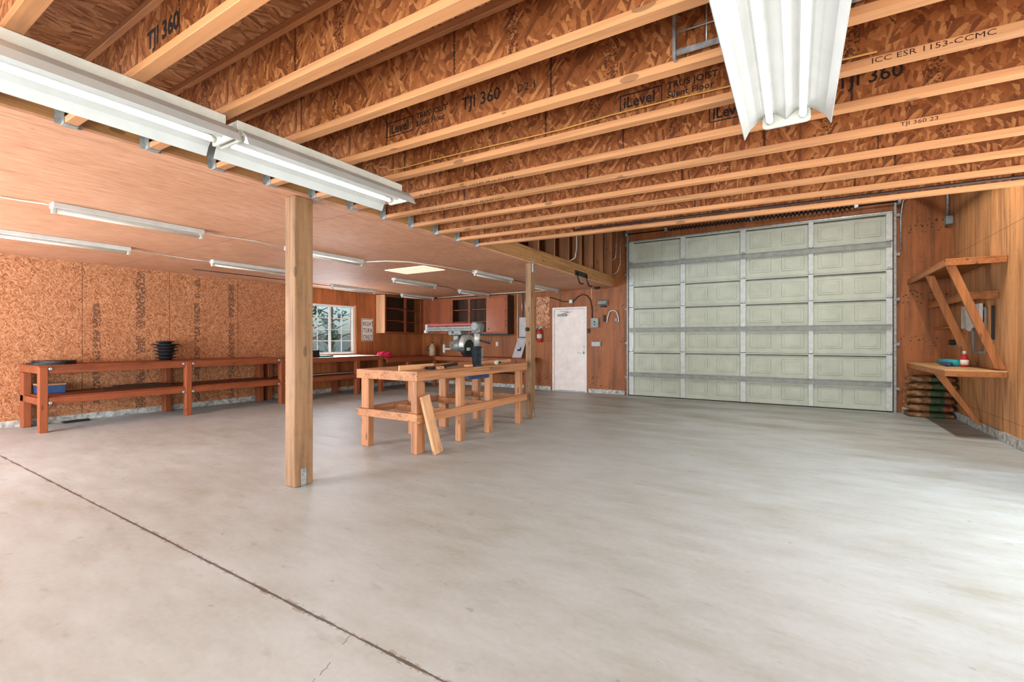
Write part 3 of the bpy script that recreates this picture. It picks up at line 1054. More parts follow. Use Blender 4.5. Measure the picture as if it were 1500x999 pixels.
SL = [(-5.80, 1.34, 'unlit strip light nearest on the low ceiling, left of the near post'),
      (-7.72, 1.30, 'unlit strip light cut by the left picture edge'),
      (-7.80, 3.62, 'unlit strip light just left of the near post, second row'),
      (-5.80, 3.62, 'unlit strip light just right of the near post'),
      (-8.98, 6.68, 'unlit strip light above the window'),
      (-6.91, 6.60, 'unlit strip light just beyond the bright glowing panel'),
      (-4.93, 6.67, 'unlit strip light left of the slimmer post, near the beam'),
      (-9.08, 8.97, 'unlit strip light in front of the dark corner cupboard'),
      (-7.10, 8.97, 'unlit strip light in front of the sliding-door cupboard'),
      (-5.03, 8.97, 'unlit strip light right of the slimmer post, above the white door')]
s0 = strip_light(*SL[0])
for x, y, lb in SL[1:]:
    dup(s0, (x, y, ZC), lb)


CG = 'cables feeding the ceiling strip lights'
zc_ = ZC - 0.012
cable('power_cable', [(-5.93, -0.6, zc_), (-5.93, 0.9, zc_), (-5.9, 1.15, zc_), (-5.82, 1.30, zc_ - 0.01), (-5.80, 1.345, zc_ - 0.02)], 0.007, M['cable_white'], 'thin white cable entering the nearest unlit strip light', 'cable', CG)
cable('power_cable', [(-5.80, 2.595, zc_ - 0.02), (-5.88, 2.75, zc_), (-5.8, 3.2, zc_), (-5.80, 3.625, zc_ - 0.02)], 0.007, M['cable_white'], 'thin white cable running behind the near post between two strip lights', 'cable', CG)
cable('power_cable', [(-7.72, 2.555, zc_ - 0.02), (-7.85, 2.8, zc_), (-7.95, 3.4, zc_), (-7.80, 3.625, zc_ - 0.02)], 0.007, M['cable_white'], 'thin cable between the two strip lights over the left bench', 'cable', CG)
cable('power_cable', [(-9.05, 3.9, zc_), (-9.0, 5.0, zc_), (-8.98, 6.69, zc_ - 0.02)], 0.008, M['cable_dark'], 'thin dark cable leading to the strip light above the window', 'cable', CG)
cable('power_cable', [(-5.80, 4.875, zc_ - 0.02), (-5.5, 5.1, zc_), (-5.25, 5.35, zc_), (-5.1, 6.0, zc_), (-4.93, 6.68, zc_ - 0.02)], 0.011, M['cable_white'], 'pale conduit bending past the glowing panel toward the slimmer post', 'cable', CG)
cable('power_cable', [(-8.98, 7.935, zc_ - 0.02), (-9.0, 8.5, zc_), (-9.08, 8.962, zc_ - 0.02)], 0.007, M['cable_dark'], 'thin cable leading to the corner strip light', 'cable', CG)
cable('power_cable', [(-6.91, 7.855, zc_ - 0.02), (-7.0, 8.4, zc_), (-7.10, 8.962, zc_ - 0.02)], 0.007, M['cable_dark'], 'thin cable linking the middle row strip lights beyond the glowing panel', 'cable', CG)
cable('power_cable', [(-4.93, 7.925, zc_ - 0.02), (-5.0, 8.5, zc_), (-5.03, 8.962, zc_ - 0.02)], 0.007, M['cable_dark'], 'thin cable running behind the slimmer post to the far strip light', 'cable', CG)
cable('power_cable', [(-9.0, 10.33, zc_), (-8.2, 10.28, zc_), (-7.2, 10.26, zc_), (-5.12, 10.26, zc_)], 0.011, M['cable_white'], 'long pale conduit crossing the ceiling in front of the back cupboards', 'cable', CG)
h = MB().box(-6.28, -5.33, 5.79, 6.33, ZC - 0.012, ZC - 0.001, 0.002).build('skylight_panel', M['glow_panel_mat'])  # bright ceiling patch built as a panel with its own emission
tag(h, 'bright warm glowing panel in the low ceiling, a single pale square', 'skylight')

# yellow cord draped over the joist flange
pts = [(-2.93, 2.47, 2.55), (-2.91, 2.46, 2.62), (-2.86, 2.45, 2.665), (-2.79, 2.45, 2.665), (-2.74, 2.46, 2.60), (-2.76, 2.465, 2.57), (-2.74, 2.47, 2.63), (-2.68, 2.475, 2.625), (-2.63, 2.48, 2.59), (-2.52, 2.485, 2.583),
       (-2.2, 2.49, 2.584), (-1.9, 2.50, 2.582), (-1.55, 2.502, 2.572), (-1.2, 2.505, 2.563), (-0.9, 2.505, 2.57), (-0.55, 2.505, 2.565), (-0.2, 2.505, 2.552), (0.3, 2.505, 2.535)]
cable('extension_cord', pts, 0.0045, M['cord'], 'yellow cord trailing along a joist from the lit strip light', 'cord')

# wire mesh guard on joist
t = thing('wire_guard', 'steel angle frame with wire grid on a joist beside the overhead light', 'wire guard', (-0.42, 2.09, 2.53))
b = MB()
b.bar((-0.45, 2.085, 2.52), (-0.45, 2.085, 2.80), 0.035, 0.012, (1, 0, 0)).bar((-0.45, 2.085, 2.55), (0.25, 2.085, 2.54), 0.012, 0.02)
b.build('guard_frame', M['galv'], t)
b = MB()
for i in range(1, 5):
    b.cyl((-0.45 + 0.13 * i, 2.083, 2.55), (-0.45 + 0.13 * i, 2.083, 2.80), 0.003, 6)
for i in range(1, 3):
    b.cyl((-0.45, 2.08, 2.55 + 0.085 * i), (0.25, 2.08, 2.54 + 0.085 * i), 0.003, 6)
b.build('wire_grid', M['galv'], t)

# ------------------------------------------------------------------ left wall benches
def bench(name, label, y0, y1, top, shelf, legys, xf=-8.88, bolts=True):
    t = thing(name, label, 'workbench', (-9.35, (y0 + y1) / 2, 0))
    xb = XL + 0.03
    MB().box(xb, xf + 0.01, y0 - 0.01, y1, top - 0.016, top, 0.002).build('bench_top', W(CEDAR, 'Y', dirt=0.35), t)
    b = MB().box(xf - 0.035, xf, y0 + 0.09, y1, top - 0.11, top - 0.017, 0.003).box(xb + .02, xf - 0.09, y0, y0 + 0.038, top - 0.11, top - 0.017, 0.003)
    b.build('top_rail', W(CEDAR, 'Y'), t)
    MB().box(xb, xf - 0.036, y0 + 0.04, y1, shelf - 0.016, shelf, 0.002).build('shelf_board', W(CEDAR, 'Y', dirt=0.35), t)
    b = MB().box(xf - 0.035, xf, y0 + 0.09, y1, shelf - 0.11, shelf - 0.017, 0.003).box(xb + .02, xf - 0.09, y0, y0 + 0.038, shelf - 0.11, shelf - 0.017, 0.003)
    b.build('shelf_rail', W(CEDAR, 'Y'), t)
    for y in legys:
        lg = MB().box(xf - 0.09, xf + 0.012, y, y + 0.088, 0.002, top - 0.018, 0.004).build('leg', W(CEDAR, 'Z'), t)
        MB().box(xb + 0.01, xb + 0.17, y + 0.0, y + 0.088, 0.002, top - 0.12, 0.004).build('leg', W(CEDAR, 'Z'), t)
        if bolts:
            for z in (top - 0.045, shelf - 0.09):
                for dy in (-0.028, 0.116):
                    if dy < 0 and y < y0 + 0.2:
                        continue
                    MB().lathe([(0.024, 0), (0.024, 0.006), (0.016, 0.012)], (xf + 0.001, y + dy, z), 10, Matrix.Rotation(math.radians(90), 3, 'Y')).build('corner_plate', M['galv'], lg)
    return t


bench('workbench', 'long reddish two-tier bench against the left strand-board wall', 1.93, 5.58, 0.935, 0.50, (1.93, 3.72, 5.42))
bench('workbench', 'reddish two-tier bench below the window, right of the near post', 5.60, 8.14, 0.905, 0.49, (5.62, 7.30, 8.04), bolts=False)

# corner counter
t = thing('corner_counter', 'L-shaped wooden counter running round the far corner under the cupboards', 'counter', (-9.0, 9.5, 0))
ct = 0.83
b = MB()
b.prism([(XL + .02, 8.16), (-8.76, 8.16), (-8.76, 9.93), (-5.72, 9.93), (-5.72, YB - .02), (XL + .02, YB - .02)], 'Z', ct - 0.018, ct)
b.build('counter_top', W(CEDAR, 'Y', dirt=0.3), t)
MB().box(-8.80, -8.765, 8.16, 9.96, ct - 0.11, ct - 0.019, 0.003).box(-8.764, -5.73, 9.94, 9.975, ct - 0.11, ct - 0.019, 0.003).build('counter_rail', W(CEDAR, 'Y'), t)
for x, y in ((-8.86, 8.9), (-7.4, 9.99), (-5.84, 9.99), (-8.86, 9.97)):
    MB().box(x, x + 0.085, y, y + 0.085, 0.002, ct - 0.019, 0.003).build('leg', W(CEDAR, 'Z'), t)
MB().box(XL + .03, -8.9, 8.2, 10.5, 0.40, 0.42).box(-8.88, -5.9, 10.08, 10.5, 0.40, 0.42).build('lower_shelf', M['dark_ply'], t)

# cupboards
def cub(name, label, loc):
    return thing(name, label, 'cupboard', loc)


t = cub('wall_cupboard', 'open dark cupboard with shelves and pale side on the left wall corner', (-9.68, 9.5, 1.49))
x0, x1, y0, y1, z0, z1 = XL + .005, XL + 0.33, 8.77, 10.24, 1.49, 2.54
MB().box(x0, x1, y0, y0 + 0.022, z0, z1, 0.002).build('side_panel', W(PINE, 'Z', knots=False, contrast=0.12), t)
MB().box(x0, x0 + 0.015, y0 + .023, y1, z0, z1).box(x0 + .016, x1 - .02, y0 + .023, y1, z0, z0 + 0.02).box(x0 + .016, x1 - .02, y0 + .023, y1, z1 - 0.02, z1).build('carcass', M['dark_ply'], t)  # interior shade put into the carcass colour
MB().box(x1 - 0.02, x1, y0 + .023, y1, z0, z0 + 0.04).box(x1 - 0.02, x1, y0 + .023, y1, z1 - 0.05, z1).box(x1 - 0.02, x1, y0 + .023, y0 + .06, z0 + .041, z1 - .051).box(x1 - 0.02, x1, 9.52, 9.60, z0 + .041, z1 - .051).box(x1 - 0.02, x1, y1 - 0.06, y1, z0 + .041, z1 - .051).build('face_frame', W(CEDAR, 'Y'), t)
for z in (1.83, 2.17):
    MB().box(x0 + .016, x1 - .03, y0 + .023, 9.55, z, z + 0.018).build('shelf', W(CEDAR, 'Y'), t)
    MB().box(x0 + .016, x1 - .03, 9.57, y1 - .01, z - 0.03, z - 0.012).build('shelf', W(CEDAR, 'Y'), t)
t = cub('wall_cupboard', 'long cupboard on the back wall with one pinkish sliding door', (-8.0, 10.45, 1.47))
x0, x1, y0, y1, z0, z1 = -9.50, -6.50, 10.26, YB - 0.005, 1.47, 2.50
MB().box(x0, x1, y1 - 0.015, y1, z0, z1).box(x0, x1, y0 + .021, y1 - .016, z0, z0 + 0.02).box(x0, x1, y0 + .021, y1 - .016, z1 - 0.02, z1).box(x1 - 0.022, x1, y0 + .021, y1 - .016, z0 + .021, z1 - .021).box(-8.47, -8.45, y0 + .021, y1 - .016, z0 + .021, z1 - .021).build('carcass', M['dark_ply'], t)  # dark carcass colour carries the shade inside the open bays
MB().box(x0, -8.46, y0, y0 + 0.02, z0, z1, 0.002).build('blank_panel', W(CEDAR, 'Z', knots=False), t)
MB().box(-8.459, x1, y0, y0 + 0.02, z0, z0 + 0.05).box(-8.459, x1, y0, y0 + 0.02, z1 - 0.06, z1).box(-8.459, -8.36, y0, y0 + 0.02, z0 + .051, z1 - .061).box(x1 - 0.08, x1, y0, y0 + 0.02, z0 + .051, z1 - .061).box(-7.80, -7.74, y0, y0 + 0.02, z0 + .051, z1 - .061).build('face_frame', W(CEDAR, 'X'), t)
for z in (1.80, 2.14):
    MB().box(-8.44, x1 - .03, y0 + 0.06, y1 - .017, z, z + 0.018).build('shelf', W(CEDAR, 'X'), t)
dd = MB().box(-7.20, -6.575, y0 + 0.022, y0 + 0.038, z0 + 0.045, z1 - 0.05, 0.002).build('sliding_door', plain('satin_plywood', (158, 90, 62), 0.24, var=0.06), t)
MB().lathe([(0.018, 0), (0.018, 0.006), (0.01, 0.006)], (-7.12, y0 + 0.022, z0 + 0.13), 12, Matrix.Rotation(math.radians(90), 3, 'X')).build('finger_pull', M['black'], dd)
MB().box(-8.46, x1, y0 + 0.05, y0 + 0.07, z0 - 0.05, z0 - 0.001).build('under_rail', M['black'], t)

# road sign
t = thing('road_sign', 'white road sign reading RIGHT TURN ONLY on the left wall', 'sign', (XL + 0.01, 8.46, 1.28))
sy0, sy1, sz0, sz1 = 8.265, 8.665, 1.275, 1.88
MB().box(XL + 0.002, XL + 0.006, sy0, sy1, sz0, sz1, 0.001).build('sign_plate', M['sign_white'], t)
b = MB()
for a0, a1, c0, c1 in ((sy0 + .012, sy1 - .012, sz0 + .012, sz0 + .026), (sy0 + .012, sy1 - .012, sz1 - .026, sz1 - .012), (sy0 + .012, sy0 + .026, sz0 + .026, sz1 - .026), (sy1 - .026, sy1 - .012, sz0 + .026, sz1 - .026)):
    b.box(XL + 0.006, XL + 0.0072, a0, a1, c0, c1)
b.build('sign_border', M['sign_black'], t)
for i, wd_ in enumerate(('RIGHT', 'TURN', 'ONLY')):
    text('sign_lettering', [wd_], 0.165, (XL + 0.0062, sy0 + (0.052 if i == 0 else 0.055), sz1 - 0.2 - i * 0.178), (0, 1, 0), (0, 0, 1), M['sign_black'], t, stretch=(0.62, 0.62, 0.62)[i], bold=0.0024, spacing=1.2)

# ------------------------------------------------------------------ central workbench
t = thing('workbench', 'freestanding raw timber workbench in the room centre carrying the saw', 'workbench', (-4.07, 5.0, 0))
wx0, wx1, wy0, wy1, wt = -4.575, -3.575, 3.765, 6.23, 0.94
MB().box(wx0 + .04, wx1 - .04, wy0 + .04, wy1 - .04, wt - 0.022, wt - 0.002, 0.002).build('bench_top', W(('bench_ply', (198, 150, 108)), 'Y', dirt=0.15), t)
b = MB()
b.box(wx0, wx1, wy0, wy0 + 0.038, wt - 0.11, wt, 0.004).box(wx1 - 0.038, wx1, wy0 + .039, wy1, wt - 0.11, wt, 0.004)
b.box(wx0, wx0 + 0.038, wy0 + .039, wy1, wt - 0.11, wt, 0.004).box(wx0 + .039, wx1 - .039, wy1 - 0.038, wy1, wt - 0.11, wt, 0.004)
b.build('apron', W(BENCH, 'Y', contrast=0.3), t)
b = MB()
b.box(wx0, wx1, wy0, wy0 + 0.038, 0.375, 0.465, 0.004).box(wx1 - 0.038, wx1, wy0 + .039, wy1, 0.355, 0.455, 0.004)
b.box(wx0, wx0 + 0.038, wy0 + .039, wy1, 0.375, 0.465, 0.004)
for y in (4.35, 5.2, 6.1):
    b.box(wx0 + .039, wx1 - .039, y, y + 0.038, 0.36, 0.45, 0.004)
b.build('lower_rail', W(BENCH, 'Y', contrast=0.3), t)
for y in (wy0 + 0.04, 4.60, 5.24, 6.06):
    MB().box(wx1 - 0.13, wx1 - 0.04, y, y + (0.135 if y < 4 else 0.088), 0.002, wt - 0.023, 0.004).build('leg', W(BENCH, 'Z', contrast=0.3), t)
    MB().box(wx0 + 0.04, wx0 + 0.165, y, y + 0.088, 0.002, wt - 0.023, 0.004).build('leg', W(BENCH, 'Z', contrast=0.3), t)
tag(MB().box(-3.875, -3.855, 3.775, 4.36, wt - .001, 1.0, 0.003).build('fence_board', W(PINE, 'Y')), 'upright pale fence board at the near end of the central workbench', 'board', 'saw fence boards')
tag(MB().box(-3.875, -3.855, 5.32, 6.19, wt - .001, 0.99, 0.003).build('fence_board', W(PINE, 'Y')), 'upright pale fence board on the workbench just right of the saw column', 'board', 'saw fence boards')
# leaning offcut
b = MB()
b.bar((-3.44, 3.965, 0.012), (-3.555, 3.865, 0.665), 0.135, 0.038, (1, 0, 0.2), 0.003)
tag(b.build('offcut_plank', W(PINE, 'Z', contrast=0.3)), 'short offcut plank leaning against the near corner of the central workbench', 'plank')

# radial arm saw
t = thing('radial_arm_saw', 'radial arm saw with faded red arm standing on the central workbench', 'saw', (-3.66, 5.0, 0.94))
MB().lathe([(0.085, 0.0), (0.085, 0.015), (0.068, 0.02), (0.068, 0.265), (0.055, 0.27)], (-3.675, 5.03, 0.94), 20).build('column_base', M['steel_blue'], t)
MB().cyl((-3.675, 5.03, 1.2), (-3.675, 5.03, 1.44), 0.043, 18).build('column', M['cast_light'], t)
b = MB()
for i in range(10):
    b.box(-3.612, -3.604, 5.03, 5.075, 0.95 + i * 0.024, 0.962 + i * 0.024)
b.build('height_scale', M['cast_light'], t)
ah = MB().lathe([(0.05, -0.075), (0.068, -0.07), (0.074, 0), (0.068, 0.07), (0.05, 0.075)], (-3.67, 5.03, 1.475), 20, Matrix.Rotation(math.radians(90), 3, 'X')).box(-3.74, -3.6, 4.97, 5.09, 1.38, 1.47, 0.02)
ah.build('arm_head', M['cast'], t)
b = MB().box(-4.52, -3.70, 4.965, 5.095, 1.445, 1.485, 0.008).box(-4.50, -3.70, 4.955, 4.967, 1.42, 1.45, 0.003)
b.build('arm', M['cast'], t)
MB().box(-4.51, -3.72, 4.957, 5.1, 1.486, 1.53, 0.012).build('arm_cover', M['saw_red'], t)
MB().box(-4.56, -4.515, 4.965, 5.095, 1.40, 1.525, 0.01).cyl((-4.54, 4.95, 1.415), (-4.54, 5.11, 1.415), 0.022, 12).build('arm_end_cap', M['cast_light'], t)
b = MB().box(-4.12, -3.9, 4.96, 5.10, 1.36, 1.444, 0.008).box(-4.06, -3.97, 4.99, 5.07, 1.16, 1.36, 0.01)
b.cyl((-4.05, 4.95, 1.40), (-4.05, 4.93, 1.40), 0.018, 10)
b.build('yoke', M['cast'], t)
mt = Matrix.Rotation(math.radians(90), 3, 'Y')
MB().lathe([(0.03, -0.12), (0.075, -0.11), (0.085, -0.02), (0.085, 0.07), (0.05, 0.09)], (-3.97, 5.02, 1.22), 20, mt).build('motor', M['cast'], t)
pts = [(5.02 + 0.13 * math.cos(math.radians(a)), 1.235 + 0.135 * math.sin(math.radians(a))) for a in range(-25, 206, 11)]
MB().prism(pts, 'X', -3.875, -3.80).build('blade_guard', M['cast_light'], t)
MB().prism([(5.02 + 0.115 * math.cos(math.radians(a)), 1.18 + 0.12 * math.sin(math.radians(a))) for a in range(0, 360, 12)], 'X', -3.865, -3.795).build('lower_guard', M['black'], t)
MB().box(-3.80, -3.792, 4.96, 5.04, 1.255, 1.285).build('guard_plate', M['black'], t)
MB().box(-3.795, -3.788, 4.96, 5.03, 1.15, 1.19).build('guard_decal', M['white'], t)
b = MB().tube([(-4.02, 5.0, 1.2), (-4.1, 4.97, 1.17), (-4.17, 4.95, 1.17)], 0.014, 8)
b.box(-4.2, -4.165, 4.93, 4.97, 1.11, 1.24, 0.012)
b.build('pull_handle', M['grey'], t)
MB().tube([(-3.64, 5.04, 1.29), (-3.55, 5.1, 1.26), (-3.52, 5.12, 1.25)], 0.014, 8).build('elevation_crank', M['black'], t)
b = MB().box(-3.70, -3.612, 4.80, 5.23, 0.775, 0.83, 0.004)
b.build('saw_base', M['blue'], t)

# things on the central workbench
t = thing('hand_tool', 'long black tool with rounded handle lying on the central workbench', 'tool', (-3.7, 4.3, 0.95))
b = MB().box(-3.80, -3.70, 4.13, 4.42, wt, 0.972, 0.006)
b.build('tool_body', M['black'], t)
MB().bar((-3.75, 4.38, 0.962), (-3.72, 4.66, 0.985), 0.045, 0.035, (0, 0, 1), 0.01).build('tool_handle', M['rubber'], t)
tag(MB().prism([(-3.72, wt - .001), (-3.64, wt - .001), (-3.66, 0.975), (-3.70, 0.975)], 'Y', 4.22, 4.32).build('wood_block', W(PINE, 'X')), 'small pale wedge of wood in front of the black tool', 'block')
tag(MB().box(-3.72, -3.645, 4.80, 4.90, wt - .001, 0.97, 0.004).build('wood_block', W(PINE, 'X')), 'small pale wood block at the foot of the saw column', 'block')
t = thing('tape_measure', 'small white and black tape measure right of the saw column', 'tape measure', (-3.62, 5.45, wt))
MB().lathe([(0.03, -0.015), (0.033, -0.01), (0.033, 0.01), (0.03, 0.015)], (-3.64, 5.45, wt + 0.033), 14, Matrix.Rotation(math.radians(90), 3, 'Y')).build('case', M['white_dull'], t)
MB().box(-3.655, -3.625, 5.48, 5.56, wt + 0.02, wt + 0.04, 0.004).build('blade_tip', M['black'], t)
tag(MB().tube([(-3.60, 5.93, wt), (-3.60, 5.93, wt + 0.05)], 0.007, 6).build('bolt_pin', M['black']), 'thin dark bolt sticking up near the far end of the workbench', 'bolt')

# ------------------------------------------------------------------ things on the left benches
bz = 0.935
for i, (rx, ry, dz, lb) in enumerate(((0.30, 0.27, 0.0, 'lower black rubber mat at the left bench end'), (0.27, 0.24, 0.027, 'upper black rubber mat on top of the other at the left bench end'))):
    n = 26
    b = MB()
    pr = [(-9.45 + (rx + 0.015 * math.sin(3 * a + i)) * math.cos(a), 2.19 + 0.03 * i + ry * math.sin(a)) for a in [2 * math.pi * k / n for k in range(n)]]
    b.prism(pr, 'Z', bz + dz, bz + dz + 0.025)
    tag(b.build('rubber_mat', M['rubber']), lb, 'mat', 'black mats on the left bench')
zz = bz
for i, (r, hh) in enumerate(((0.15, 0.07), (0.16, 0.06), (0.18, 0.06), (0.185, 0.055), (0.215, 0.05), (0.14, 0.05))):
    lb = 'black disc, %s from the bottom of the stack on the left bench' % ORD[i] if 0 < i < 5 else ('lowest black disc of the stack on the left bench' if i == 0 else 'small topmost black disc of the stack on the left bench')
    c = (-9.62 + R.uniform(-.012, .012), 3.72 + R.uniform(-.012, .012), zz)
    tag(MB().lathe([(r * 0.62, 0), (r * 0.66, hh * 0.35), (r * 0.8, hh * 0.5), (r, hh * 0.62), (r, hh * 0.82), (r * 0.6, hh * 0.9), (r * 0.58, hh)], c, 24).build('rubber_disc', M['rubber']), lb, 'disc', 'black discs stacked on the left bench')
    zz += hh
t = thing('storage_box', 'blue box with card lid on the lower shelf of the left bench', 'box', (-9.5, 2.15, 0.50))
MB().box(-9.70, -9.38, 2.04, 2.33, 0.502, 0.62, 0.005).build('box_body', M['blue'], t)
MB().box(-9.705, -9.375, 2.035, 2.335, 0.621, 0.645, 0.004).build('box_lid', M['card'], t)
for i, (y0, y1, x, dz, lb) in enumerate(((2.75, 3.70, -9.45, 0, 'longest dark stained board on the left bench shelf'), (2.95, 3.60, -9.52, 0.022, 'shorter dark board lying on top of the longest one'))):
    tag(MB().box(x - 0.1, x + 0.1, y0, y1, 0.501 + dz, 0.522 + dz, 0.003).build('loose_board', M['dark_ply']), lb, 'board', 'dark boards on the left bench shelf')
tag(MB().box(-9.70, -9.62, 2.36, 2.68, 0.001, 0.035, 0.006).build('rubber_strip', M['rubber']), 'black strip lying on the floor below the left bench', 'strip')
cable('loose_cable', [(-9.3, 5.7, 0.50), (-9.25, 6.1, 0.502), (-9.2, 6.6, 0.515), (-9.3, 7.0, 0.505), (-9.25, 7.6, 0.503), (-9.3, 8.0, 0.5)], 0.009, M['cable_white'], 'loose white cable on the bench shelf under the window', 'cable')
t = thing('speaker_box', 'small black box on the bench left of the teal folder', 'box', (-9.3, 6.4, 0.905))
MB().box(-9.40, -9.22, 6.20, 6.56, 0.905, 1.07, 0.008).build('box_body', M['black'], t)
MB().box(-9.222, -9.214, 6.24, 6.52, 0.93, 1.045, 0.002).build('front_grille', M['rubber'], t)
tag(MB().box(-9.40, -9.15, 6.575, 6.87, 0.905, 0.94, 0.004).build('folder', M['teal_flat']), 'flat teal folder on the bench below the window', 'folder')
tag(MB().box(-9.78, -8.93, 6.95, 8.1, 0.9055, 0.911, 0.001).build('white_board', M['sign_white']), 'white strip standing in for window glare on the bench below the window', 'glare')  # flat white slab painting the window's reflection on the bench top
# crumpled cloth


def lump(name, c, rx, ry, rz, m, seed, n=18, amp=0.35, freq=7.0):
    bm = bmesh.new()
    bmesh.ops.create_icosphere(bm, subdivisions=4, radius=1)
    for v in bm.verts:
        d = v.co.normalized()
        f = 1 + amp * mnoise.noise(d * freq * 0.35 + Vector((seed, 0, 0))) + amp * 0.5 * mnoise.noise(d * freq + Vector((0, seed, 0)))
        z = d.z if d.z > 0 else d.z * 0.12
        v.co = Vector((c[0] + d.x * rx * f, c[1] + d.y * ry * f, c[2] + max(0.0, 0.12 * rz + z * rz * f)))
    for f in bm.faces:
        f.smooth = True
    mb = MB.__new__(MB)
    mb.bm = bm
    return mb.build(name, m)


tag(lump('cleaning_cloth', (-9.2, 8.46, 0.83), 0.15, 0.22, 0.14, M['pink'], 3), 'crumpled crimson cloth on the counter below the road sign', 'cloth')
t = thing('plastic_jug', 'pale plastic jug with dark handle standing in the counter corner', 'jug', (-9.2, 10.3, 0.83))
MB().lathe([(0.085, 0), (0.095, 0.02), (0.098, 0.2), (0.08, 0.29), (0.035, 0.34), (0.032, 0.37)], (-9.18, 10.32, 0.83), 20).build('jug_body', M['bottle_white'], t)
MB().lathe([(0.034, 0), (0.034, 0.025), (0.02, 0.03)], (-9.18, 10.32, 1.20), 14).build('cap', M['black'], t)
MB().tube([(-9.26, 10.27, 1.12), (-9.31, 10.24, 1.10), (-9.32, 10.23, 1.02), (-9.27, 10.26, 0.97)], 0.014, 8).build('jug_handle', M['black'], t)

# back wall bits
def outlet(x, y, z, label, rot=None):
    t = thing('wall_outlet', label, 'outlet', (x, y, z))
    MB().box(x - 0.035, x + 0.035, y - 0.008, y, z, z + 0.115, 0.003).build('cover_plate', M['white'], t)
    for dz in (0.03, 0.075):
        MB().box(x - 0.014, x + 0.014, y - 0.011, y - 0.008, z + dz - 0.012, z + dz + 0.012, 0.002).build('socket', M['white_dull'], t)


outlet(-7.06, YB, 1.13, 'white power outlet on the back wall below the sliding door cupboard')
outlet(-8.52, YB, 1.1, 'white power outlet on the back wall behind the saw motor')
t = thing('leaning_panel', 'grey leaning panel with black mark at the right counter end', 'panel', (-6.24, 10.4, 0.83))
b = MB()
b.hexa([(-6.40, 10.33, 0.831), (-6.12, 10.33, 0.831), (-6.12, 10.345, 0.831), (-6.40, 10.345, 0.831), (-6.33, 10.52, 1.35), (-6.05, 10.52, 1.35), (-6.05, 10.535, 1.35), (-6.33, 10.535, 1.35)], 0.002)
b.build('panel_board', M['grey_light'], t)
b = MB()
b.bar((-6.27, 10.388, 1.03), (-6.17, 10.388, 1.03), 0.004, 0.05).bar((-6.2, 10.40, 1.06), (-6.16, 10.40, 1.06), 0.004, 0.09)
b.build('panel_mark', M['black'], t)
tag(MB().box(-6.03, -5.93, 10.50, 10.59, 0.98, 1.36, 0.004).build('white_box', M['white_dull']), 'narrow white box on the wall behind the grey leaning panel', 'box')
t = thing('breaker_panel', 'grey electrical panel with conduits above the right counter end', 'electrical panel', (-6.1, YB, 1.38))
MB().box(-6.28, -5.93, YB - 0.1, YB - 0.002, 1.38, 1.90, 0.005).build('panel_box', M['grey_light'], t)
MB().box(-6.26, -5.95, YB - 0.108, YB - 0.1, 1.40, 1.88, 0.003).build('panel_cover', M['grey_light'], t)
for x in (-6.22, -6.12, -6.04):
    MB().cyl((x, YB - 0.05, 1.9), (x, YB - 0.05, ZC), 0.014, 8).build('conduit', M['galv'], t)
cable('wall_conduit', [(-6.38, YB - 0.015, 0.95), (-6.38, YB - 0.015, ZC - 0.01)], 0.012, M['cable_white'], 'thin pale vertical conduit just left of the grey electrical panel', 'conduit')
# strand board patch with fire extinguisher
tag(MB().box(-5.80, -5.41, YB - 0.016, YB - 0.001, 1.62, 2.42).build('board_patch', M['osb_patch']), 'mottled strand-board patch on the wall left of the white door', 'board')
t = thing('fire_extinguisher', 'red fire extinguisher hung on the wall left of the white door', 'fire extinguisher', (-5.67, YB - 0.09, 1.24))
ex, ey, ez = -5.67, YB - 0.09, 1.24
MB().lathe([(0.06, 0), (0.068, 0.012), (0.068, 0.27), (0.055, 0.31), (0.025, 0.335)], (ex, ey, ez), 20).build('cylinder', M['red'], t)
MB().lathe([(0.025, 0), (0.028, 0.03), (0.018, 0.05)], (ex, ey, ez + 0.33), 12).box(ex - 0.02, ex + 0.1, ey - 0.012, ey + 0.012, ez + 0.37, ez + 0.385, 0.003).box(ex - 0.02, ex + 0.09, ey - 0.012, ey + 0.012, ez + 0.40, ez + 0.412, 0.003).build('valve_head', M['galv'], t)
MB().tube([(ex - 0.02, ey, ez + 0.36), (ex - 0.09, ey - 0.01, ez + 0.33), (ex - 0.085, ey - 0.02, ez + 0.15), (ex - 0.075, ey - 0.02, ez + 0.06)], 0.011, 8).build('hose', M['black'], t)
MB().lathe([(0.0693, 0), (0.0693, 0.11)], (ex, ey, ez + 0.1), 20).build('label_band', M['white_dull'], t)
MB().box(ex - 0.03, ex + 0.03, ey + 0.068, YB - 0.0165, ez + 0.05, ez + 0.3).build('wall_bracket', M['galv'], t)

# cables and fittings over and beside the white door
cable('door_cable', [(-5.39, YB - 0.015, 2.40), (-5.25, YB - 0.015, 2.36), (-5.05, YB - 0.015, 2.28), (-4.85, YB - 0.015, 2.27), (-4.72, YB - 0.015, 2.29), (-4.62, YB - 0.015, 2.38), (-4.5, YB - 0.015, 2.43), (-4.38, YB - 0.015, 2.40), (-4.28, YB - 0.015, 2.27), (-4.24, YB - 0.015, 2.05), (-4.24, YB - 0.015, 1.83)], 0.014, M['cable_dark'], 'dark cable looping over the white door to the grey box', 'cable')
tag(MB().box(-4.84, -4.75, YB - 0.075, YB - 0.03, 2.22, 2.31, 0.01).build('door_chime', M['white']), 'small white box above the centre of the white door', 'box')
t = thing('switch_box', 'grey square switch box on the wall right of the white door', 'switch box', (-4.15, YB, 1.60))
MB().box(-4.25, -4.06, YB - 0.09, YB - 0.001, 1.60, 1.83, 0.006).build('box_body', M['grey'], t)
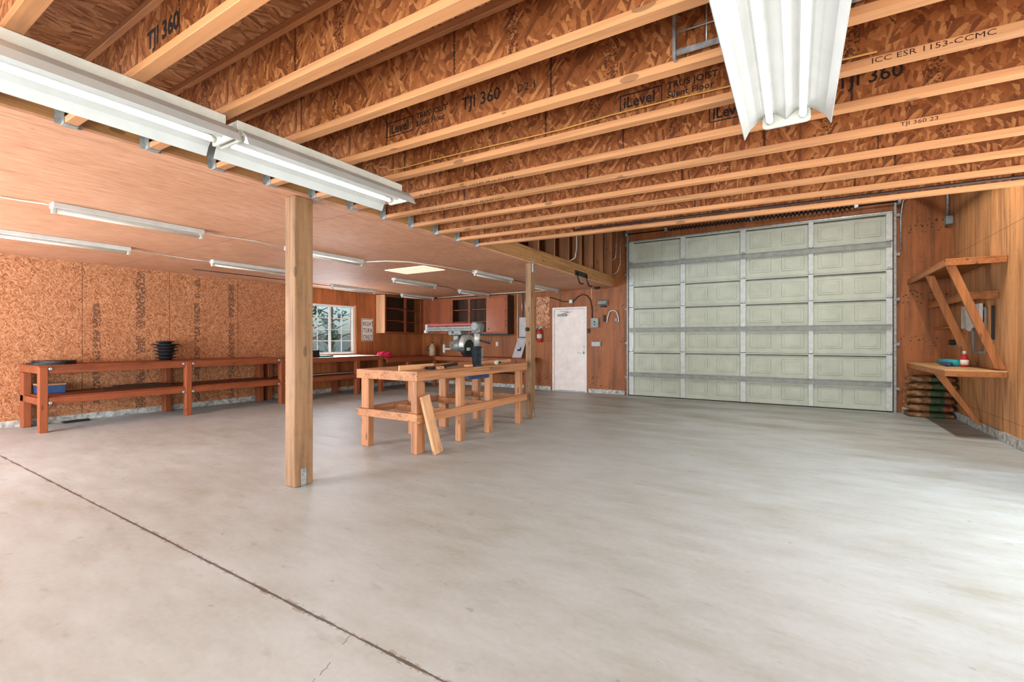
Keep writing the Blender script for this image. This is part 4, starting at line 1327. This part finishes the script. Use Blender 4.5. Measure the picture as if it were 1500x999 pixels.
MB().cyl((-4.155, YB - 0.09, 1.74), (-4.155, YB - 0.1, 1.74), 0.02, 10).cyl((-4.155, YB - 0.09, 1.67), (-4.155, YB - 0.1, 1.67), 0.015, 10).build('button', M['black'], t)
tag(MB().box(-4.36, -4.30, YB - 0.04, YB - 0.001, 1.47, 1.58, 0.006).build('door_button', M['black']), 'small black push button beside the white door frame', 'button')
t = thing('junction_box', 'grey horizontal outlet box low on the wall right of the white door', 'outlet box', (-4.13, YB, 1.14))
MB().box(-4.25, -4.01, YB - 0.06, YB - 0.001, 1.14, 1.26, 0.006).build('box_body', M['grey'], t)
MB().box(-4.23, -4.03, YB - 0.066, YB - 0.06, 1.155, 1.245, 0.003).build('cover', M['grey_light'], t)
t = thing('wall_lamp', 'grey wedge-shaped wall fitting high on the wall right of the white door', 'wall fitting', (-3.95, YB, 2.15))
MB().prism([(YB - 0.001, 2.12), (YB - 0.16, 2.16), (YB - 0.12, 2.24), (YB - 0.001, 2.28)], 'X', -4.05, -3.84).build('fitting_body', M['grey'], t)
MB().box(-4.0, -3.88, YB - 0.1, YB - 0.002, 2.09, 2.118, 0.004).build('fitting_base', M['black'], t)
hp = [(-3.86, YB - 0.03, 1.72), (-3.83, YB - 0.05, 1.85), (-3.79, YB - 0.06, 1.97), (-3.73, YB - 0.06, 2.0), (-3.66, YB - 0.06, 2.0), (-3.61, YB - 0.06, 1.96), (-3.575, YB - 0.05, 1.85), (-3.56, YB - 0.04, 1.74), (-3.60, YB - 0.03, 1.72)]
t = thing('bicycle_hook', 'white bent hook on the wall left of the garage door', 'hook', (-3.7, YB, 1.72))
MB().tube(hp, 0.013, 8).build('hook_bar', M['white'], t)
MB().box(-3.66, -3.60, YB - 0.05, YB - 0.001, 1.74, 1.82, 0.01).build('hook_mount', M['grey'], t)
tag(MB().box(-3.95, -3.90, YB - 0.05, YB - 0.001, 1.74, 1.90, 0.008).build('clip', M['black']), 'small black clip beside the white bent hook', 'clip')
t = thing('storage_hook', 'black padded storage hook hanging from the beam above the white door', 'hook', (-3.6, 8.4, 2.4))
MB().box(JX, JX + 0.02, 8.22, 8.80, 2.565, 2.66, 0.004).build('mount_plate', M['black'], t)
for y in (8.28, 8.74):
    MB().tube([(JX + 0.03, y, 2.62), (JX + 0.035, y, 2.52), (JX + 0.05, y + 0.03, 2.44), (JX + 0.04, y + 0.12, 2.41), (JX + 0.04, y + 0.25, 2.42)], 0.016, 8).build('hook_arm', M['black'], t)
cable('pull_cord', [(-4.19, 10.4, ZC), (-4.19, 10.42, 2.45), (-4.19, 10.44, 2.30)], 0.006, M['cable_white'], 'white pull cord dangling from the ceiling right of the white door', 'cord')
tag(MB().lathe([(0.05, -0.05), (0.07, -0.04), (0.07, 0)], (-4.0, 10.3, ZC), 16).build('smoke_alarm', M['black']), 'dark round fitting on the ceiling near the beam end', 'alarm')

# loft conduits near the garage door
LC = 'conduits in the loft wall'
cable('wall_conduit', [(-3.55, YB - 0.016, 4.4), (-3.54, YB - 0.016, 3.3), (-3.54, YB - 0.016, 3.1), (-3.6, YB - 0.016, 2.93), (-3.7, YB - 0.016, 2.87), (-4.0, YB - 0.016, 2.86)], 0.014, M['galv'], 'outer grey conduit curving into the loft beside the garage door track', 'conduit', LC)
cable('wall_conduit', [(-3.64, YB - 0.012, 4.4), (-3.64, YB - 0.012, 3.4), (-3.66, YB - 0.012, 3.25), (-3.75, YB - 0.012, 3.2), (-4.0, YB - 0.012, 3.18)], 0.011, M['galv'], 'inner grey conduit bending into the loft higher up', 'conduit', LC)
cable('loft_cable', [(-3.68, 8.36, 4.2), (-3.68, 8.36, 3.1), (-3.70, 8.33, 2.92), (-3.78, 8.28, 2.86), (-3.95, 8.25, 2.84)], 0.013, M['cable_white'], 'white cable curling down between the loft studs', 'cable')
# conduit by right end of garage door, corner conduit and box
cable('wall_conduit', [(1.60, YB - 0.014, 2.9), (1.60, YB - 0.014, 3.5), (1.62, YB - 0.06, 3.75), (1.70, YB - 0.1, 3.9), (1.9, YB - 0.1, 3.97)], 0.016, M['galv'], 'grey flexible conduit at the top right of the garage door', 'conduit')
t = thing('corner_conduit', 'vertical conduit ending in a grey box high in the right corner', 'conduit', (2.2, YB, 3.3))
MB().cyl((2.21, YB - 0.05, 3.40), (2.21, YB - 0.05, ZT), 0.022, 10).build('conduit_pipe', M['galv'], t)
MB().box(2.17, 2.265, YB - 0.14, YB - 0.01, 3.26, 3.40, 0.005).build('conduit_box', M['grey'], t)

# ------------------------------------------------------------------ right wall shelves
def wshelf(name, label, cat, x0, y0, y1, z0, z1, m=None, frame=0.0):
    t = thing(name, label, cat, ((x0 + XR) / 2, (y0 + y1) / 2, z0))
    MB().box(x0, XR - 0.004, y0, y1, z1 - 0.02, z1, 0.002).build('shelf_board', m or W(SHELF, 'Y', dirt=0.3), t)
    b = MB()
    if frame:
        b.box(x0, x0 + 0.035, y0 + .036, y1, z0, z1 - 0.021, 0.003).box(x0, XR - 0.005, y0, y0 + 0.035, z0, z1 - 0.021, 0.003)
        b.build('edge_rail', W(SHELF, 'Y', dirt=0.2), t)
    return t


YE = YB - 0.01
t = wshelf('wall_shelf', 'deep topmost shelf with two slanting braces on the right wall', 'shelf', 1.69, 8.15, YE, 2.275, 2.365, frame=1)
for ya in (8.19, 9.30):
    MB().bar((1.745, ya + 0.02, 2.275), (XR - 0.05, ya + 0.02, 0.955), 0.038, 0.09, (0, 1, 0), 0.003) if False else None
    b = MB()
    b.hexa([(1.70, ya, 2.274), (1.80, ya, 2.274), (1.80, ya + 0.038, 2.274), (1.70, ya + 0.038, 2.274)][::1] and
           [(2.165, ya, 0.925), (2.262, ya, 0.925), (2.262, ya + 0.038, 0.925), (2.165, ya + 0.038, 0.925), (1.70, ya, 2.274), (1.80, ya, 2.274), (1.80, ya + 0.038, 2.274), (1.70, ya + 0.038, 2.274)], 0.003)
    b.build('brace', W(SHELF, 'Z'), t)
t = wshelf('wall_shelf', 'narrow middle shelf below the topmost shelf on the right wall', 'shelf', 1.965, 8.45, YE, 1.84, 1.94, frame=1)
t = wshelf('wall_shelf', 'narrow bare ledge below the middle shelf in the right corner', 'shelf', 2.03, 9.78, YE, 1.47, 1.50)
MB().box(XR - 0.03, XR - 0.004, 9.82, YE, 1.40, 1.469).build('ledger', W(SHELF, 'Y'), t)
t = wshelf('wall_desk', 'low braced desk shelf in the right corner above stacked sacks', 'desk', 1.68, 8.15, YE, 0.815, 0.905, W(('desk_ply', (196, 150, 104)), 'Y'), frame=1)
ya = 9.0
MB().hexa([(2.165, ya, 0.13), (2.262, ya, 0.06), (2.262, ya + 0.038, 0.06), (2.165, ya + 0.038, 0.13), (1.73, ya, 0.814), (1.84, ya, 0.814), (1.84, ya + 0.038, 0.814), (1.73, ya + 0.038, 0.814)], 0.003).build('brace', W(SHELF, 'Z'), t)

t = thing('framed_panel', 'grey framed mirror panel on the right wall between the shelf braces', 'panel', (XR, 9.1, 1.11))
MB().box(XR - 0.02, XR - 0.001, 8.88, 9.40, 1.12, 1.74, 0.003).build('panel_face', M['glass_dark'], t)
b = MB()
for a0, a1, c0, c1 in ((8.86, 9.42, 1.10, 1.135), (8.86, 9.42, 1.72, 1.755), (8.86, 8.90, 1.136, 1.719), (9.38, 9.42, 1.136, 1.719)):
    b.box(XR - 0.03, XR - 0.02, a0, a1, c0, c1, 0.002)
b.build('panel_frame', M['grey'], t)
tag(MB().box(XR - 0.012, XR - 0.001, 8.60, 8.70, 1.30, 1.76, 0.002).build('dark_slot', M['black']), 'narrow black strip on the right wall beside the framed panel', 'strip')
t = thing('paper_holder', 'white paper sheets hanging on the right wall below the middle shelf', 'papers', (2.22, 9.35, 1.45))
MB().box(XR - 0.07, XR - 0.032, 8.93, 9.76, 1.47, 1.81, 0.003).build('paper_stack', M['paper'], t)
MB().hexa([(XR - .095, 9.22, 1.42), (XR - .092, 9.22, 1.42), (XR - .092, 9.45, 1.45), (XR - .095, 9.45, 1.45), (XR - .075, 9.1, 1.53), (XR - .072, 9.1, 1.53), (XR - .072, 9.6, 1.53), (XR - .075, 9.6, 1.53)]).build('loose_sheet', M['paper'], t)
t = thing('wall_plug', 'black plug in an outlet on the right wall above the desk', 'plug', (XR, 10.4, 1.2))
MB().box(XR - 0.008, XR - 0.001, 10.28, 10.37, 1.15, 1.27, 0.003).build('outlet_plate', M['grey'], t)
MB().box(XR - 0.09, XR - 0.008, 10.29, 10.36, 1.21, 1.30, 0.012).build('plug_body', M['black'], t)
# on the desk
t = thing('cleaning_roll', 'teal rolled cloth lying on the right corner desk', 'cloth roll', (2.0, 9.3, 0.905))
MB().lathe([(0.02, -0.27), (0.045, -0.265), (0.052, 0), (0.048, 0.26), (0.02, 0.265)], (1.97, 9.35, 0.958), 16, Matrix.Rotation(math.radians(10), 3, 'Z') @ Matrix.Rotation(math.radians(90), 3, 'X')).build('roll', M['teal'], t)
MB().lathe([(0.02, -0.16), (0.03, -0.155), (0.03, 0.15), (0.02, 0.16)], (1.91, 9.20, 0.936), 12, Matrix.Rotation(math.radians(90), 3, 'X')).build('inner_roll', M['blue'], t)
t = thing('spray_bottle', 'red bottle with white cap on the right corner desk', 'bottle', (2.05, 9.02, 0.905))
MB().lathe([(0.04, 0), (0.046, 0.01), (0.046, 0.13), (0.02, 0.17), (0.018, 0.19)], (2.07, 9.02, 0.905), 18).build('bottle_body', M['red'], t)
MB().lathe([(0.022, 0), (0.022, 0.035), (0.012, 0.045)], (2.07, 9.02, 1.093), 12).build('bottle_cap', M['white'], t)
MB().box(2.03, 2.045, 8.975, 9.0, 0.925, 1.03).build('bottle_label', M['paper'], t) if False else MB().lathe([(0.0468, 0), (0.0468, 0.07)], (2.07, 9.02, 0.94), 18).build('bottle_label', M['paper'], t)

# sacks
def sack(i, z, hgt, label):
    bm = bmesh.new()
    nx, ny = 26, 18
    L, Wd = 0.62, 0.46
    cx, cy = 1.92 + R.uniform(-0.02, 0.02), 10.30 + R.uniform(-0.01, 0.015)
    top, bot = {}, {}
    for a in range(nx + 1):
        for c in range(ny + 1):
            u, v = a / nx * 2 - 1, c / ny * 2 - 1
            pin = 1 - 0.35 * max(0.0, -u - 0.55) / 0.45
            e = pin * max(0.0, (1 - abs(u) ** 7)) ** 0.4 * max(0.0, (1 - abs(v) ** 6)) ** 0.4
            x = u * L / 2 * (1 - 0.05 * v * v) + 0.03 * mnoise.noise(Vector((v * 2.5, i * 1.7, 2))) + 0.012 * mnoise.noise(Vector((v * 9, i, 2)))
            y = v * Wd / 2 * (1 - 0.10 * u * u) + 0.03 * mnoise.noise(Vector((u * 3.5, i * 2.3, 7))) + 0.014 * mnoise.noise(Vector((u * 11, i, 7)))
            nz = -0.008 + 0.022 * mnoise.noise(Vector((u * 4, v * 4, i * 3.1))) + 0.013 * mnoise.noise(Vector((u * 13, v * 11, i)))
            top[a, c] = bm.verts.new((cx + x, cy + y, z + hgt * 0.42 + e * (hgt * 0.56 + nz)))
            if 0 < a < nx and 0 < c < ny:
                bot[a, c] = bm.verts.new((cx + x, cy + y, z + hgt * 0.42 - e * hgt * 0.42))
            else:
                bot[a, c] = top[a, c]
    for a in range(nx):
        for c in range(ny):
            for d, fl in ((top, False), (bot, True)):
                q = [d[a, c], d[a + 1, c], d[a + 1, c + 1], d[a, c + 1]]
                f = bm.faces.new(q[::-1] if fl else q)
                f.smooth = True
    mb = MB.__new__(MB)
    mb.bm = bm
    o = mb.build('paper_sack', M['sack'])
    tag(o, label, 'sack', 'sacks stacked under the corner desk')


zz = 0.0
names = ['lowest kraft sack of the stack on the floor under the corner desk'] + ['kraft sack with green print, %s from the bottom under the corner desk' % ORD[i] for i in range(1, 5)] + ['topmost kraft sack of the stack under the corner desk']
for i in range(6):
    hgt = (0.095, 0.115, 0.115, 0.11, 0.115, 0.105)[i]
    sack(i, zz, hgt, names[i])
    zz += hgt + 0.009

# ------------------------------------------------------------------ trees beyond the window
def tree(x, y, h, rad, seed, label, leaf):
    rr = random.Random(seed)
    t = thing('tree', label, 'tree', (x, y, -0.13), 'trees outside the window')
    b = MB().tube([(x, y, -0.13), (x + 0.05, y, h * 0.3), (x - 0.05, y + 0.1, h * 0.7)], [0.12, 0.09, 0.03], 8)
    for k in range(7):
        a = rr.uniform(0, 6.28)
        z = h * rr.uniform(0.15, 0.55)
        b.tube([(x, y, z), (x + math.cos(a) * rad * 0.4, y + math.sin(a) * rad * 0.4, z + 0.3), (x + math.cos(a) * rad * 0.8, y + math.sin(a) * rad * 0.8, z + 0.5)], [0.035, 0.022, 0.008], 6)
    b.build('trunk', M['bark'], t)
    bm = bmesh.new()
    cl = [(x + rr.uniform(-rad, rad), y + rr.uniform(-rad, rad), rr.uniform(0.15, h), rr.uniform(0.22, 0.5)) for _ in range(10)]
    for cx, cy, cz, cr in cl:
        for _ in range(70):
            d = Vector((rr.gauss(0, 1), rr.gauss(0, 1), rr.gauss(0, 1))).normalized() * cr * rr.random() ** 0.4
            c = Vector((cx, cy, cz)) + d
            u = Vector((rr.gauss(0, 1), rr.gauss(0, 1), rr.gauss(0, 1))).normalized()
            v = u.orthogonal().normalized()
            ln, wd = rr.uniform(0.06, 0.12), rr.uniform(0.025, 0.045)
            vs_ = [bm.verts.new(c - u * ln), bm.verts.new(c + v * wd), bm.verts.new(c + u * ln), bm.verts.new(c - v * wd)]
            bm.faces.new(vs_)
    mb = MB.__new__(MB)
    mb.bm = bm
    mb.build('foliage', leaf, t)


tree(-14.6, 9.7, 4.2, 1.3, 11, 'leafy tree seen through the left half of the window', M['leaf'])
tree(-14.8, 13.0, 4.6, 1.3, 12, 'leafy tree seen through the right half of the window', M['leaf'])
tree(-19.5, 14.5, 5.2, 1.7, 13, 'paler tree farther off behind the other trees outside the window', M['leaf_pale'])
